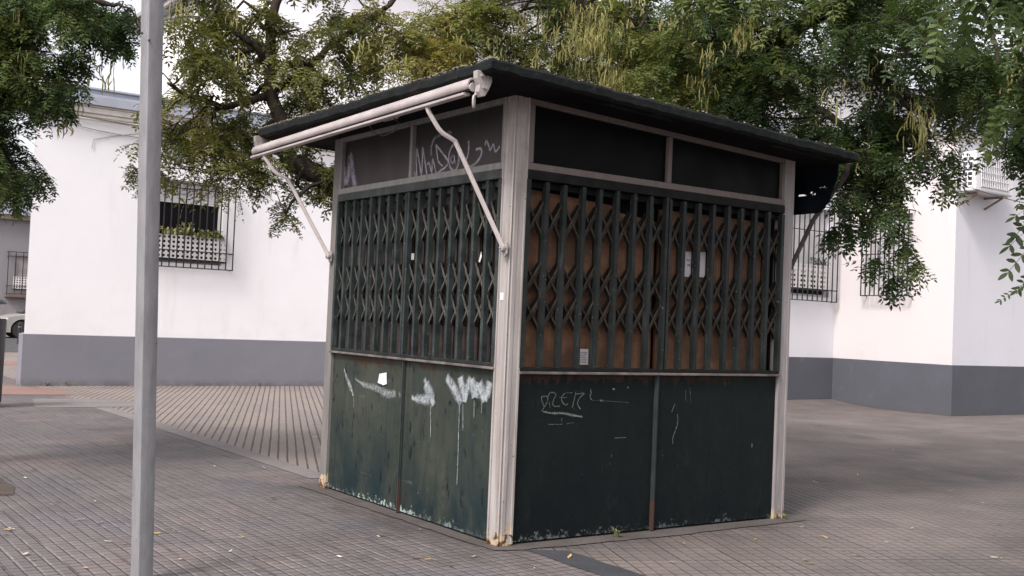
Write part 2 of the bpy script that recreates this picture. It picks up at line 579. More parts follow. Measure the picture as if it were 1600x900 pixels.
M['soffitL'] = basic('stained_soffit', (.16, .145, .135), .8, var=.3, vs=5)
M['paneR'] = basic('matte_black_pane', (.003, .003, .003), .7, var=.3, vs=5, bump=.05, spec=.08)
M['paneL'] = basic('dusty_sheen_pane', (.034, .029, .029), .4, var=.3, vs=3, bump=.05, spec=.3)


def m_pane(name, a, dust_sheen, rough, spec):
    t = NT(name)
    x, y, z = t.xyz()
    n = t.noise(3, 5, .6)
    d = t.math('MULTIPLY', t.ramp(z, 2.80, 2.42), t.ramp(t.noise(2.2, 4, .6), .3, .7, .4, 1))  # paler lower part: dust, and on the left pane a painted reflection
    c = t.mix(d, a, dust_sheen)
    c = t.mix(t.ramp(t.noise(1, 5, .7, t.scale((18, 18, 1.5))), .56, .75, 0, .35), c, dust_sheen)
    c = t.mix(t.ramp(t.noise(26, 4, .7), .62, .72, 0, .4), c, dust_sheen)
    t.color(c); t.rough(t.ramp(n, .3, .7, rough, rough + .25)); t.spec(spec)
    return t.m


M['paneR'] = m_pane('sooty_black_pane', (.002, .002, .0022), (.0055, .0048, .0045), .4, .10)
M['paneL'] = m_pane('dusty_sheen_pane', (.020, .017, .018), (.085, .070, .067), .35, .3)
M['bark'] = m_tree_bark()
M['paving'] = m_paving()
M['steel'] = None
M['iron'] = basic('black_iron', (.018, .016, .018), .5, var=.3, vs=30)
M['lattice'] = basic('white_plastic', (.72, .70, .68), .55, var=.08)
M['shutter'] = basic('pale_shutter', (.56, .55, .55), .5, var=.06)
M['glassdark'] = basic('dark_interior', (.005, .004, .005), .5, var=.2, spec=.15)
M['acwhite'] = basic('off_white_casing', (.70, .69, .70), .45, var=.06)
M['acdark'] = basic('dark_vent', (.09, .09, .10), .6)
M['rustwood'] = basic('rusty_bracket', (.17, .12, .09), .8, var=.4, vs=12)
M['cable'] = basic('grey_cable', (.33, .31, .29), .7, var=.3, vs=5)
M['cabledark'] = basic('dark_cable', (.10, .095, .09), .7, var=.3, vs=5)
M['concrete'] = m_concrete('pale_concrete_band', (.165, .148, .142), (.215, .193, .186))
M['apron'] = m_concrete('dirty_concrete_apron', (.065, .057, .053), (.115, .10, .092))
M['asphalt'] = m_concrete('asphalt_patch', (.038, .040, .045), (.062, .064, .070))
M['road'] = m_concrete('asphalt_road', (.05, .05, .052), (.08, .08, .08))
M['redpave'] = m_concrete('red_paving', (.20, .12, .10), (.25, .16, .135))
M['soil'] = m_concrete('dry_soil', (.06, .045, .037), (.10, .078, .064), .95)
M['navy'] = basic('navy_canvas', (.005, .007, .011), .9, var=.4, vs=8, spec=.1)
M['strut'] = basic('brown_strut', (.035, .027, .024), .7, var=.4, vs=12)
M['paper'] = basic('white_paper', (.62, .60, .62), .7, var=.06)
M['ink'] = basic('black_ink', (.05, .05, .06), .7, bump=0)
M['rust'] = basic('rusty_iron', (.10, .045, .03), .85, var=.5, vs=20)
M['far_wall'] = m_wall('shaded_far_render', (.21, .20, .215), (.23, .215, .225))  # white far wall; street shade is put into its grey
M['block_wall'] = m_wall('cream_block_render', (.80, .78, .77), (.84, .82, .81))
M['eave'] = basic('grey_eave', (.34, .31, .31), .8, var=.2, vs=3)
M['fallen'] = basic('dry_yellow_leaf', (.36, .25, .09), .7, var=.5, vs=9)
M['palefall'] = basic('pale_dry_leaf', (.50, .44, .34), .7, var=.3, vs=9)
M['litter'] = basic('roof_litter', (.17, .15, .12), .9, var=.5, vs=40)
M['spray'] = m_spray('white_spray', (.55, .53, .60), .60, 25, .0, .6)
M['sprayfaint'] = m_spray('faint_lilac_spray', (.50, .45, .56), .55, 14, .05, .6)
M['roller'] = m_spray('white_brush_paint', (.40, .43, .45), .95, 38, .22, .66)
M['thinpaint'] = m_spray('thin_white_paint', (.42, .46, .46), .7, 40, .25, .65)
M['scratch'] = m_spray('scratched_line', (.22, .235, .22), .55, 60, .2, .6)
M['awn'] = m_awn()
M['awndark'] = basic('awning_groove', (.10, .08, .085), .6, var=.4)


def m_steel():
    t = NT('galvanised_steel')
    c = t.mix(t.ramp(t.noise(5, 5, .6, t.scale((6, 6, 1.2))), .3, .7), (.19, .185, .19), (.27, .265, .27))
    sp = t.n('ShaderNodeTexVoronoi'); sp.inputs['Scale'].default_value = 60; t.l(t.pos, sp.inputs['Vector'])
    c = t.mix(t.ramp(sp.outputs[0], 0, .9, .12, 0), c, (.34, .34, .35))
    c = t.mix(t.ramp(t.noise(1, 5, .7, t.scale((50, 50, 2))), .6, .75, 0, .5), c, (.12, .115, .115))
    c = t.mix(t.ramp(t.noise(40, 2), .74, .77), c, (.06, .05, .05))
    t.color(c); t.rough(.62); t.metal(.25)
    t.bump(t.noise(18, 4), .25, .003)
    return t.m


M['steel'] = m_steel()

# ------------------------------------------------------------------ ground
def gz(x, y):
    return .12 * math.exp(-((x - 14) / 4) ** 2 - ((y - 9.4) / .8) ** 2)


def ground():
    xs = [-60, -40, -25, -15, -10] + [i for i in range(-8, 10)] + [10 + .5 * i for i in range(0, 18)] + [19, 22, 28, 40, 60, 90]
    ys = [-40, -25, -15, -10] + [i for i in range(-8, 6)] + [6 + .25 * i for i in range(0, 36)] + [15, 17, 20, 25, 30, 40, 55, 80, 120]
    vs = [(x, y, gz(x, y)) for y in ys for x in xs]
    n = len(xs)
    fs = [(j * n + i, j * n + i + 1, (j + 1) * n + i + 1, (j + 1) * n + i) for j in range(len(ys) - 1) for i in range(n - 1)]
    m = MB(); m.add(vs, fs)
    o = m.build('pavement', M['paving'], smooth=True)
    tag(o, kind='structure')


ground()


def sheet(name, poly, z, mat, th=0):
    m = MB()
    n = len(poly)
    if th:
        vs = [(x, y, z - th) for x, y in poly] + [(x, y, z) for x, y in poly]
        fs = [tuple(range(n, 2 * n))] + [(i, (i + 1) % n, n + (i + 1) % n, n + i) for i in range(n)]
    else:
        vs = [(x, y, z) for x, y in poly]; fs = [tuple(range(n))]
    m.add(vs, fs)
    return tag(m.build(name, mat), kind='structure')


def wobble(poly, step=.12, amp=.012):
    out = []
    n = len(poly)
    for i in range(n):
        a, b = V((*poly[i], 0)), V((*poly[(i + 1) % n], 0))
        k = max(1, int((b - a).length / step))
        for j in range(k):
            p = a.lerp(b, j / k)
            if j: p += V((random.uniform(-amp, amp), random.uniform(-amp, amp), 0))
            out.append((p.x, p.y))
    return out


W, L = 2.6328, 2.5484
sheet('concrete_band', [(.13, 3.0), (.36, 3.0), (.36, 8.0), (.33, 9.9), (.12, 9.9), (.13, 8)], .004, M['concrete'])
sheet('asphalt_strip', wobble([(.12, -6), (.36, -6), (.35, -.25), (.12, -.12)], .1, .01), .004, M['asphalt'])
# apron of rough concrete round the kiosk foot
sheet('concrete_apron', wobble([(-.07, -.07), (.1, -.13), (1.2, -.17), (W + .12, -.13), (W + .14, L + .1), (-.13, L + .12)], .1, .013), .006, M['apron'])
sheet('stone_slab_step', [(-.62, 9.95), (.95, 9.95), (.75, 11.3), (-.35, 11.4)], .004, M['concrete'])
sheet('red_paving_patch', wobble([(-1.2, 12.2), (.35, 12.1), (.45, 13.2), (-.05, 13.9), (-1.6, 14.2)], .3, .03), .005, M['redpave'])
sheet('road', [(-40, 27), (40, 27), (40, 40.5), (-40, 40.5)], .004, M['road'])
sheet('red_crossing_band', [(-10, 20.5), (6, 20.5), (6, 22), (-10, 22)], .004, M['redpave'])
sheet('soil_pit', wobble([(-3.4, 3.0), (-2.22, 2.95), (-2.14, 3.3), (-2.16, 3.95), (-3.4, 4.0)], .1, .02), .005, M['soil'])


# ------------------------------------------------------------------ painted strokes (thin films on real panes)
def film(name, strokes, mat, parent, plane, off, axis):
    """strokes: list of (points in photo pixels, width in metres[, profile]). plane: 'x' or 'y' face of the kiosk at coordinate off."""
    me = bpy.data.meshes.new(name)
    vs, fs, cs = [], [], []
    for st in strokes:
        pts, w = st[0], st[1]
        amt = st[2] if len(st) > 2 else 1
        P = [on_x(px, py, off) if plane == 'x' else on_y(px, py, off) for px, py in pts]
        # smooth by catmull-rom
        Q = []
        for i in range(len(P) - 1):
            p0 = P[max(i - 1, 0)]; p1 = P[i]; p2 = P[i + 1]; p3 = P[min(i + 2, len(P) - 1)]
            for k in range(6):
                t = k / 6
                Q.append(.5 * ((2 * p1) + (p2 - p0) * t + (2 * p0 - 5 * p1 + 4 * p2 - p3) * t * t + (3 * p1 - p0 - 3 * p2 + p3) * t ** 3))
        Q.append(P[-1])
        nrm = V((-1, 0, 0)) if plane == 'x' else V((0, -1, 0))
        base = len(vs)
        for i, q in enumerate(Q):
            d = (Q[min(i + 1, len(Q) - 1)] - Q[max(i - 1, 0)])
            d = d.normalized() if d.length > 1e-6 else V((0, 0, 1))
            sd = d.cross(nrm).normalized()
            ww = w[min(int(i / len(Q) * len(w)), len(w) - 1)] if isinstance(w, list) else w
            e = .0 if i in (0, len(Q) - 1) else 1
            for k, (o, al) in enumerate(((-1.15, 0), (-.35, 1), (.35, 1), (1.15, 0))):
                vs.append(q + sd * (o * ww / 2)); cs.append(al * e * amt)
        n = len(Q)
        for i in range(n - 1):
            for k in range(3):
                a = base + i * 4 + k
                fs.append((a, a + 1, a + 5, a + 4))
        # every stroke lies a hair above the one before
        off += -.0004 if True else 0
    me.from_pydata([tuple(v) for v in vs], [], fs)
    ca = me.color_attributes.new('film', 'FLOAT_COLOR', 'POINT')
    for i, c in enumerate(cs): ca.data[i].color = (c, c, c, 1)
    me.materials.append(mat)
    o = bpy.data.objects.new(name, me); COL.objects.link(o); put(o, parent)
    return o


# ------------------------------------------------------------------ kiosk
ZT, ZGB, ZGT, ZLL = 2.372, 2.416, 2.797, 1.100
SL = .1076 / W


def ztop(x): return ZGT - SL * x


kiosk = empty('kiosk', (W / 2, L / 2, 0))
tag(kiosk, 'closed dark green metal kiosk with folding gates, flat tarred roof and pale corner posts', 'kiosk')


def post(cx, cy, sx, sy, zt, fancy=False, mt='post'):
    """corner post; sx,sy: direction into the kiosk"""
    w = .112
    g = .012
    if fancy:
        prof = [(w, 0), (w, -.006), (w - .014, -.006), (w - .014, .004), (.058, .004), (.054, .0), (.030, 0), (.024, .012), (.014, .012), (.008, .002), (.002, .008),
                (.012, .014), (.012, .024), (0, .030), (0, .054), (.004, .058), (.004, w - .014), (-.006, w - .014), (-.006, w), (0, w), (w - .02, w - .001), (w - .001, w - .02)]
    else:
        prof = [(0, 0), (.018, 0), (.022, .004), (w - .018, .004), (w - .014, 0), (w, 0), (w, w), (0, w), (0, w - .014), (.004, w - .018), (.004, .022), (0, .018)]
    m = MB()
    prof = [(cx + sx * a, cy + sy * b) for a, b in prof]
    N = 14
    n = len(prof)
    vs = []
    for i in range(N + 1):
        z = i / N
        for x, y in prof:
            vs.append((x, y, z * (zt)))
    fs = []
    for i in range(N):
        for k in range(n):
            fs.append((i * n + k, i * n + (k + 1) % n, (i + 1) * n + (k + 1) % n, (i + 1) * n + k))
    m.add(vs, fs)
    m.add([vs[N * n + k] for k in range(n)], [tuple(range(n))])
    return m.build('corner_post', M[mt], kiosk)


post(0, 0, 1, 1, ZGT + .046, True)
post(0, L, 1, -1, ZGT + .046, mt='post_grey')
post(W, 0, -1, 1, ztop(W) + .046, mt='post_dull')
post(W, L, -1, -1, ztop(W) + .046)


def kiosk_face(kind):
    """kind: L (x=0), R (y=0), BL (y=L), BR (x=W). local u along the face, d outward, z up"""
    if kind == 'L': T = lambda p: V((-p.y, p.x, p.z)); length = L; zt_ = lambda u: ZGT
    elif kind == 'R': T = lambda p: V((p.x, -p.y, p.z)); length = W; zt_ = lambda u: ztop(u)
    elif kind == 'BL': T = lambda p: V((p.x, L + p.y, p.z)); length = W; zt_ = lambda u: ztop(u)
    else: T = lambda p: V((W + p.y, p.x, p.z)); length = L; zt_ = lambda u: ztop(W)
    pw = .112
    u0, u1 = pw, length - pw
    mid = (1.30 if kind == 'L' else 1.335 if kind == 'R' else length / 2)
    midlow = (1.275 if kind == 'L' else 1.30 if kind == 'R' else length / 2)
    zl = 1.100 if kind == 'L' else 1.080
    left = kind == 'L'
    # transom, rails, side frames
    m = MB(T)
    ta, tb = ZT, ZGB
    m.box((u0 - .004, -.05, ta), (u1 + .004, .004, tb))
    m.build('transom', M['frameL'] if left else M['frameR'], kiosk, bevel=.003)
    m = MB(T)
    e = .044 if not left else .026
    # top rail follows the roof slope
    for (a, b) in ((u0 - .003, u1 + .003),):
        za, zb = zt_(a), zt_(b)
        m.add([(a, -.05, za), (b, -.05, zb), (b, .002, zb), (a, .002, za), (a, -.05, za + .044), (b, -.05, zb + .044), (b, .002, zb + .044), (a, .002, za + .044)],
              [(0, 3, 2, 1), (4, 5, 6, 7), (0, 1, 5, 4), (1, 2, 6, 5), (2, 3, 7, 6), (3, 0, 4, 7)])
    m.box((u0 - .002, -.045, tb + .001), (u0 + e, .001, min(zt_(u0), zt_(u0 + e)) - .001))
    m.box((u1 - .026, -.045, tb + .001), (u1 + .002, .001, zt_(u1) - .001))
    m.box((mid - .018, -.045, tb + .001), (mid + .018, .000, zt_(mid + .02) - .001))
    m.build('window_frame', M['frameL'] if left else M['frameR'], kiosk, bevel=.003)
    panes = []
    for a, b in ((u0 + e, mid - .018), (mid + .018, u1 - .026)):
        m = MB(T)
        za, zb = zt_(a) + .005, zt_(b) + .005
        a -= .003; b += .003
        m.add([(a, -.045, tb), (b, -.045, tb), (b, -.03, tb), (a, -.03, tb), (a, -.045, za), (b, -.045, zb), (b, -.03, zb), (a, -.03, za)],
              [(0, 3, 2, 1), (4, 5, 6, 7), (0, 1, 5, 4), (1, 2, 6, 5), (2, 3, 7, 6), (3, 0, 4, 7)])
        panes.append(m.build('window_pane', M['paneL'] if left else M['paneR'], kiosk))
    # gate track above, ledge below
    m = MB(T)
    m.box((u0, -.06, ta - .060), (u1, .012, ta - .002))
    m.box((u0, -.060, ta - .105), (u1, -.038, ta - .066))
    m.build('gate_track', M['trackL'] if left else M['trackR'], kiosk, bevel=.003)
    m = MB(T)
    m.box((u0 - .01 if left else u0, -.09, zl - .002), (u1 + .01, .020, zl + .015))
    m.build('counter_ledge', M['ledge'], kiosk, bevel=.003)
    m = MB(T)
    m.box((u0, -.075, zl + .017), (u1, .010, zl + .040))
    m.build('lower_track', M['gate'] if left else M['trackR'], kiosk, bevel=.003)
    # gates: two leaves each
    zb0, zt0 = zl + .035, ta - .06
    span = (u1 - u0)
    for gi, (a, b) in enumerate(((u0 + .012, mid - .012), (mid + .012, u1 - .012))):
        ns = 9
        leaf = MB(T)
        us = [a + (b - a) * i / (ns - 1) for i in range(ns)]
        for i, u in enumerate(us):
            uu = u + (.0 if i in (0, ns - 1) else random.uniform(-.006, .006))
            us[i] = uu
            wch = .023
            zt1 = zt0 - random.uniform(0, .012)
            # U channel: two flanges with a web
            if i in (0, ns - 1):
                leaf.box((uu - .016, -.030, zb0), (uu + .016, .010, zt1))
            else:
                leaf.box((uu - wch / 2 - .003, -.034, zb0), (uu - wch / 2 + .002, .008, zt1))
                leaf.box((uu + wch / 2 - .002, -.034, zb0), (uu + wch / 2 + .003, .008, zt1))
                leaf.box((uu - wch / 2 + .002, .0035, zb0), (uu + wch / 2 - .002, .007, zt1))
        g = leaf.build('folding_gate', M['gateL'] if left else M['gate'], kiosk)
        lat = MB(T)
        for zc, hh in ((2.072, .125), (1.690, .112), (1.472, .112)):
            for i in range(ns - 1):
                x0, x1 = us[i], us[i + 1]
                j = random.uniform(-.008, .008)
                lat.bar((x0, -.016, zc - hh + j), (x1, -.016, zc + hh + j), .004, .011)
                lat.bar((x0, -.024, zc + hh + j), (x1, -.024, zc - hh + j), .004, .013)
                # the second layer of flats just behind
                lat.bar((x0, -.030, zc - hh + j - .035), (x1, -.030, zc + hh * .6 + j), .004, .018)
        lat.build('lattice', M['latL'] if left else M['latR'], g)
        lat = MB(T)
        for zc, hh in ((2.072, .125), (1.690, .112), (1.472, .112)):
            for i in range(ns - 1):
                x0, x1 = us[i], us[i + 1]
                lat.bar((x0, -.042, zc + hh * .9), (x1, -.042, zc - hh * .9), .005, .036)
                lat.bar((x0, -.048, zc - hh * .9), (x1, -.048, zc + hh * .9), .005, .036)
        for u in us:
            lat.box((u - .007, -.060, 1.36), (u + .007, -.0575, 2.19))
            for zc in (2.072, 1.690, 1.472): lat.box((u - .004, -.0576, zc - .01), (u + .004, -.040, zc + .01))
        lat.build('inner_lattice', M['gatedark'], g)
    # backing
    if left:
        m = MB(T)
        u = u0 - .02
        while u < u1:
            w = random.uniform(.03, .055)
            m.box((u, -.115, zl + .03), (min(u + w - .003, u1 + .02), -.10 + random.uniform(0, .012), ta - .02))
            u += w
        m.build('backing_slats', M['slat'], kiosk)
    else:
        m = MB(T)
        m.box((u0 - .02, -.13, zl + .03), (mid - .02, -.11, 2.15))
        m.add([(u0, -.105, zl + .03), (mid - .12, -.105, zl + .03), (mid - .12, -.105, 2.16), (mid - .35, -.105, 2.18), (mid - .36, -.105, 2.22), (u0 + .35, -.105, 2.25), (u0, -.105, 2.27)],
              [tuple(range(7))])
        m.build('backing_board', M['board'], kiosk, fix=False)
        m = MB(T)
        m.box((mid + .02, -.13, zl + .03), (u1 + .02, -.11, 2.24))
        m.build('backing_board', M['board'], kiosk)
        m = MB(T)
        m.box((mid - .10, -.105, zl + .03), (mid - .062, -.085, 2.24))
        m.build('pale_stile', M['post'], kiosk)
    # dark sheet closing the kiosk from behind
    m = MB(T)
    m.box((u0 - .05, -.16, zl), (u1 + .05, -.14, ta))
    m.build('inner_lining', M['paneR'], kiosk)
    # lower panels
    for a, b in ((u0 - .002, midlow - .016), (midlow + .016, u1 + .002)):
        m = MB(T)
        # slightly dented sheet
        nx, nz = 10, 10
        vs, fs = [], []
        z1 = zl - .003
        for j in range(nz + 1):
            for i in range(nx + 1):
                u = a + (b - a) * i / nx; z = .02 + (z1 - .02) * j / nz
                edge = 0 if i in (0, nx) or j in (0, nz) else 1
                vs.append((u, -.022 + edge * random.uniform(-.0018, .0018), z))
        for j in range(nz):
            for i in range(nx):
                k = j * (nx + 1) + i
                fs.append((k, k + 1, k + nx + 2, k + nx + 1))
        m.add(vs, fs)
        k = len(m.v)
        m.box((a + .002, -.05, .02), (b - .002, -.030, z1))
        m.build('lower_panel', M['panelL'] if left else M['panelR'], kiosk, smooth=True)
    m = MB(T)
    m.box((midlow - .016, -.03, .01), (midlow + .016, -.006, zl - .003))
    m.box((midlow - .012, -.0061, .01), (midlow + .000, .004, zl - .003))
    m.build('panel_divider', M['divider'], kiosk, bevel=.002)
    return panes


def m_divider():
    t = NT('divider_green_rust')
    x, y, z = t.xyz()
    c = t.mix(t.ramp(t.noise(8, 5), .3, .7), (.010, .016, .016), (.028, .034, .032))
    r = t.math('ADD', t.ramp(z, .05, .42, 0, 1), t.math('MULTIPLY', t.math('SUBTRACT', t.noise(12, 4), .5), 1.6))
    c = t.mix(t.ramp(r, .5, .3), c, (.05, .022, .016))
    t.color(c); t.rough(.65)
    t.bump(t.noise(50, 3), .3, .004)
    return t.m


M['divider'] = m_divider()
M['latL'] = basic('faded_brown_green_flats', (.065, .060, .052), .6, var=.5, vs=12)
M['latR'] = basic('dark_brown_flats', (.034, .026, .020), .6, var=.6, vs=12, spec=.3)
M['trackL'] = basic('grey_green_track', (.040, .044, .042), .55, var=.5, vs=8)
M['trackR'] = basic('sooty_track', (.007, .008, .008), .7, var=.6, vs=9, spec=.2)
M['ledge'] = basic('worn_ledge', (.13, .11, .10), .55, var=.6, vs=7)
panes = {k: kiosk_face(k) for k in ('L', 'R', 'BL', 'BR')}

# roof slab with a ragged tarred edge
def roof():
    x0, x1, y0, y1 = -.432, W + .29, -.361, L + .557
    zr = lambda x: 2.921 - SL * (x + .43)
    m = MB()
    per = []
    def edge(a, b, n):
        for i in range(n): per.append((a[0] + (b[0] - a[0]) * i / n, a[1] + (b[1] - a[1]) * i / n))
    edge((x0, y0), (x1, y0), 60); edge((x1, y0), (x1, y1), 50); edge((x1, y1), (x0, y1), 40); edge((x0, y1), (x0, y0), 60)
    n = len(per)
    rings = []
    jit = [random.uniform(-.006, .006) for _ in per]
    sag = [.007 * math.sin(i * .21) + .004 * math.sin(i * .9 + 1) for i in range(n)]
    cx, cy = (x0 + x1) / 2, (y0 + y1) / 2
    def ring(off, dz, jj):
        out = []
        for i, (x, y) in enumerate(per):
            nx = -1 if x <= x0 + 1e-6 else (1 if x >= x1 - 1e-6 else 0)
            ny = -1 if y <= y0 + 1e-6 else (1 if y >= y1 - 1e-6 else 0)
            out.append((x + nx * off, y + ny * off, zr(x) + dz + jit[i] * jj + sag[i] * .4))
        return out
    vs = ring(-.10, .012, .6) + ring(-.01, .004, 1) + ring(.004, -.012, .6) + ring(0, -.055, .8) + ring(-.025, -.070, .3) + ring(-.12, -.075, 0)
    fs = []
    for r in range(5):
        for k in range(n):
            fs.append((r * n + k, r * n + (k + 1) % n, (r + 1) * n + (k + 1) % n, (r + 1) * n + k))
    m.add(vs, fs)
    # centre fans
    m.add(ring(-.10, .012, .6), [tuple(range(n))])
    m.build('roof', M['roof'], kiosk, smooth=True)
    # soffit boards
    m = MB()
    a, b, c, d = x0 + .03, x1 - .03, y0 + .03, y1 - .03
    z = lambda x: zr(x) - .0745
    m.add([(a, c, z(a)), (b, c, z(b)), (b, d, z(b)), (a, d, z(a)), (a, c, z(a) + .05), (b, c, z(b) + .05), (b, d, z(b) + .05), (a, d, z(a) + .05)],
          [(0, 3, 2, 1), (4, 5, 6, 7), (0, 1, 5, 4), (1, 2, 6, 5), (2, 3, 7, 6), (3, 0, 4, 7)])
    m.build('soffit', M['soffit'], kiosk)
    # leaf litter along the west roof edge
    vs, fs = [], []
    for i in range(520):
        if i < 470: x = x0 + abs(random.gauss(0, .03)) + .0; y = random.uniform(y0, y1)
        else: x = random.uniform(x0, x1); y = y0 + abs(random.gauss(0, .03))
        s = random.uniform(.004, .013); c_ = V((x, y, zr(x) + .008))
        M3 = Matrix.Rotation(random.uniform(0, 6.28), 3, 'Z') @ Matrix.Rotation(random.uniform(-.7, .7), 3, 'X')
        k = len(vs)
        for p in ((-s, -s * .6, 0), (s, -s * .5, 0), (s * .8, s * .6, .002), (-s, s * .5, 0), (0, 0, s * 1.2)):
            vs.append(c_ + M3 @ V(p))
        fs += [(k, k + 1, k + 4), (k + 1, k + 2, k + 4), (k + 2, k + 3, k + 4), (k + 3, k, k + 4)]
    m = MB(); m.add(vs, fs)
    o = m.build('leaf_litter', M['litter'], fix=False)
    tag(o, 'dry leaf litter lying along the tarred roof edge of the kiosk', 'litter', kind='stuff')


roof()

# spray paint and paint marks (traced from the photo onto the panes' own planes)
def Z(pts, ox, oy, s): return [(ox + x / s, oy + y / s) for x, y in pts]


z7 = lambda p: Z(p, 500, 140, 5)
film('graffiti', [
    (z7([(165, 740), (160, 640), (170, 540), (185, 620), (195, 760)]), .075),
    (z7([(205, 750), (225, 640), (238, 520), (255, 640), (275, 770)]), .08),
    (z7([(275, 760), (282, 800)]), .04, .6)], M['sprayfaint'], panes['L'][1], 'x', .0275, 0)
film('graffiti', [
    (z7([(735, 630), (755, 690), (752, 560), (756, 465), (775, 560), (792, 665), (800, 560), (802, 455), (820, 560), (835, 660), (845, 685)]), .022),
    (z7([(838, 590), (850, 570), (862, 610), (875, 650), (876, 590), (882, 545), (895, 600), (910, 665)]), .020),
    (z7([(905, 425), (915, 500), (925, 560), (960, 600)]), .020),
    (z7([(905, 430), (960, 500), (1000, 560), (985, 600), (940, 635), (910, 665)]), .022),
    (z7([(1045, 425), (1015, 480), (1005, 560), (1030, 625), (1065, 620), (1085, 550), (1078, 470), (1045, 425)]), .024),
    (z7([(1040, 510), (1020, 545), (1035, 575), (1052, 545), (1048, 515), (1056, 580)]), .018, .8),
    (z7([(1160, 395), (1162, 470), (1150, 530), (1125, 590), (1180, 600), (1230, 560), (1262, 500), (1255, 460), (1215, 470)]), .024, .9),
    (z7([(870, 520), (872, 440), (900, 380), (960, 350), (1030, 335)]), .03, .55),
    (z7([(1290, 440), (1300, 400), (1318, 440), (1328, 472), (1355, 430), (1372, 485), (1405, 440)]), .022, .8)],
    M['spray'], panes['L'][0], 'x', .0275, 0)
lowL = [o for o in kiosk.children if o.name.startswith('lower_panel')]
z5 = lambda p: Z(p, 480, 380, 1.8)
film('paint_mark', [
    (z5([(104, 352), (110, 375), (120, 400), (131, 432)]), [.02, .04, .05, .03]),
    (z5([(134, 380), (160, 398), (195, 408), (225, 424), (250, 422)]), [.02, .045, .055, .07, .06], .8),
    (z5([(258, 420), (262, 432)]), .03, .5),
    (z5([(130, 430), (131, 466)]), .010, .7)], M['thinpaint'], lowL[1], 'x', .0168, 0)
film('paint_mark', [
    (z5([(329, 380), (336, 400), (346, 425), (356, 458)]), [0.041, 0.095, 0.101, 0.068]),
    (z5([(293, 434), (312, 438), (345, 440)]), [0.041, 0.068, 0.081]),
    (z5([(391, 376), (405, 396), (418, 420), (434, 452)]), [0.068, 0.081, 0.081, 0.068]),
    (z5([(430, 375), (434, 398), (440, 420), (444, 446)]), [0.081, 0.081, 0.068]),
    (z5([(462, 378), (452, 400), (446, 425), (442, 448)]), [0.068, 0.068, 0.054]),
    (z5([(462, 380), (466, 405), (470, 436)]), [0.081, 0.095, 0.068]),
    (z5([(482, 392), (478, 410), (474, 436)]), [0.081, 0.068]),
    (z5([(482, 392), (492, 420), (498, 448)]), [0.095, 0.095, 0.068]),
    (z5([(514, 388), (508, 415), (500, 446)]), [0.081, 0.081, 0.054]),
    (z5([(347, 455), (347, 500), (347, 548)]), .010, .8),
    (z5([(429, 450), (426, 520), (424, 600), (421, 682)]), .010, .8),
    (z5([(438, 450), (438, 490), (438, 528)]), .009, .7),
    (z5([(470, 440), (469, 470), (469, 492)]), .009, .6),
    (z5([(491, 446), (490, 480)]), .009, .6)], M['roller'], lowL[0], 'x', .0168, 0)
z8 = lambda p: Z(p, 820, 590, 6.667)
film('scratched_writing', [
    (z8([(175, 350), (195, 320), (235, 250), (235, 200), (205, 195), (175, 205), (180, 250), (205, 310)]), .008),
    (z8([(245, 200), (262, 160), (300, 155), (325, 180), (300, 230), (290, 280), (320, 300), (365, 295)]), .008),
    (z8([(255, 250), (265, 322)]), .007, .7),
    (z8([(420, 160), (385, 200), (390, 250), (425, 285), (450, 270)]), .008),
    (z8([(365, 207), (440, 208)]), .006, .7), (z8([(420, 160), (505, 155)]), .006, .7),
    (z8([(535, 140), (515, 230), (492, 320)]), .008),
    (z8([(530, 172), (620, 165), (580, 200), (550, 260), (560, 300), (585, 330)]), .008),
    (z8([(683, 120), (690, 165), (680, 200), (700, 235)]), .010),
    (z8([(700, 238), (800, 240), (1100, 262)]), .005, .5),
    (z8([(180, 350), (280, 370), (400, 372), (520, 396), (605, 408)]), [.012, .016, .018, .014], 1.3),
    (z8([(385, 420), (384, 455)]), .009), (z8([(230, 487), (400, 486)]), .006, .8), (z8([(430, 482), (510, 466)]), .006, .6),
    (z8([(910, 118), (940, 120)]), .014, 1.2), (z8([(1065, 100), (1085, 104)]), .014, 1.0), (z8([(780, 238), (815, 240)]), .014, 1.2),
    (z8([(930, 630), (1060, 622)]), .007, .8), (z8([(905, 790), (905, 830)]), .008, .6)],
    M['scratch'], [o for o in kiosk.children if o.name.startswith('lower_panel')][2], 'y', .0168, 0)
film('scratched_writing', [
    (z8([(1560, 275), (1545, 320), (1530, 360)]), .008), (z8([(1590, 370), (1592, 470), (1580, 520), (1558, 580), (1540, 640), (1542, 690)]), .009),
    ([(1071, 607), (1072, 628)], .005, .7), ([(1078, 604), (1079, 630)], .005, .8), ([(1175, 692), (1175, 700)], .012, 1.2)],
    M['scratch'], [o for o in kiosk.children if o.name.startswith('lower_panel')][3], 'y', .0168, 0)


# paper notices
def flat_on(name, corners, plane, off, mat, parent, th=.0015):
    P = [on_x(px, py, off) if plane == 'x' else on_y(px, py, off) for px, py in corners]
    nrm = V((-1, 0, 0)) if plane == 'x' else V((0, -1, 0))
    m = MB()
    n = len(P)
    m.add(P + [p + nrm * th for p in P], [tuple(range(n)), tuple(range(n, 2 * n))] + [(i, (i + 1) % n, n + (i + 1) % n, n + i) for i in range(n)])
    return m.build(name, mat, parent)


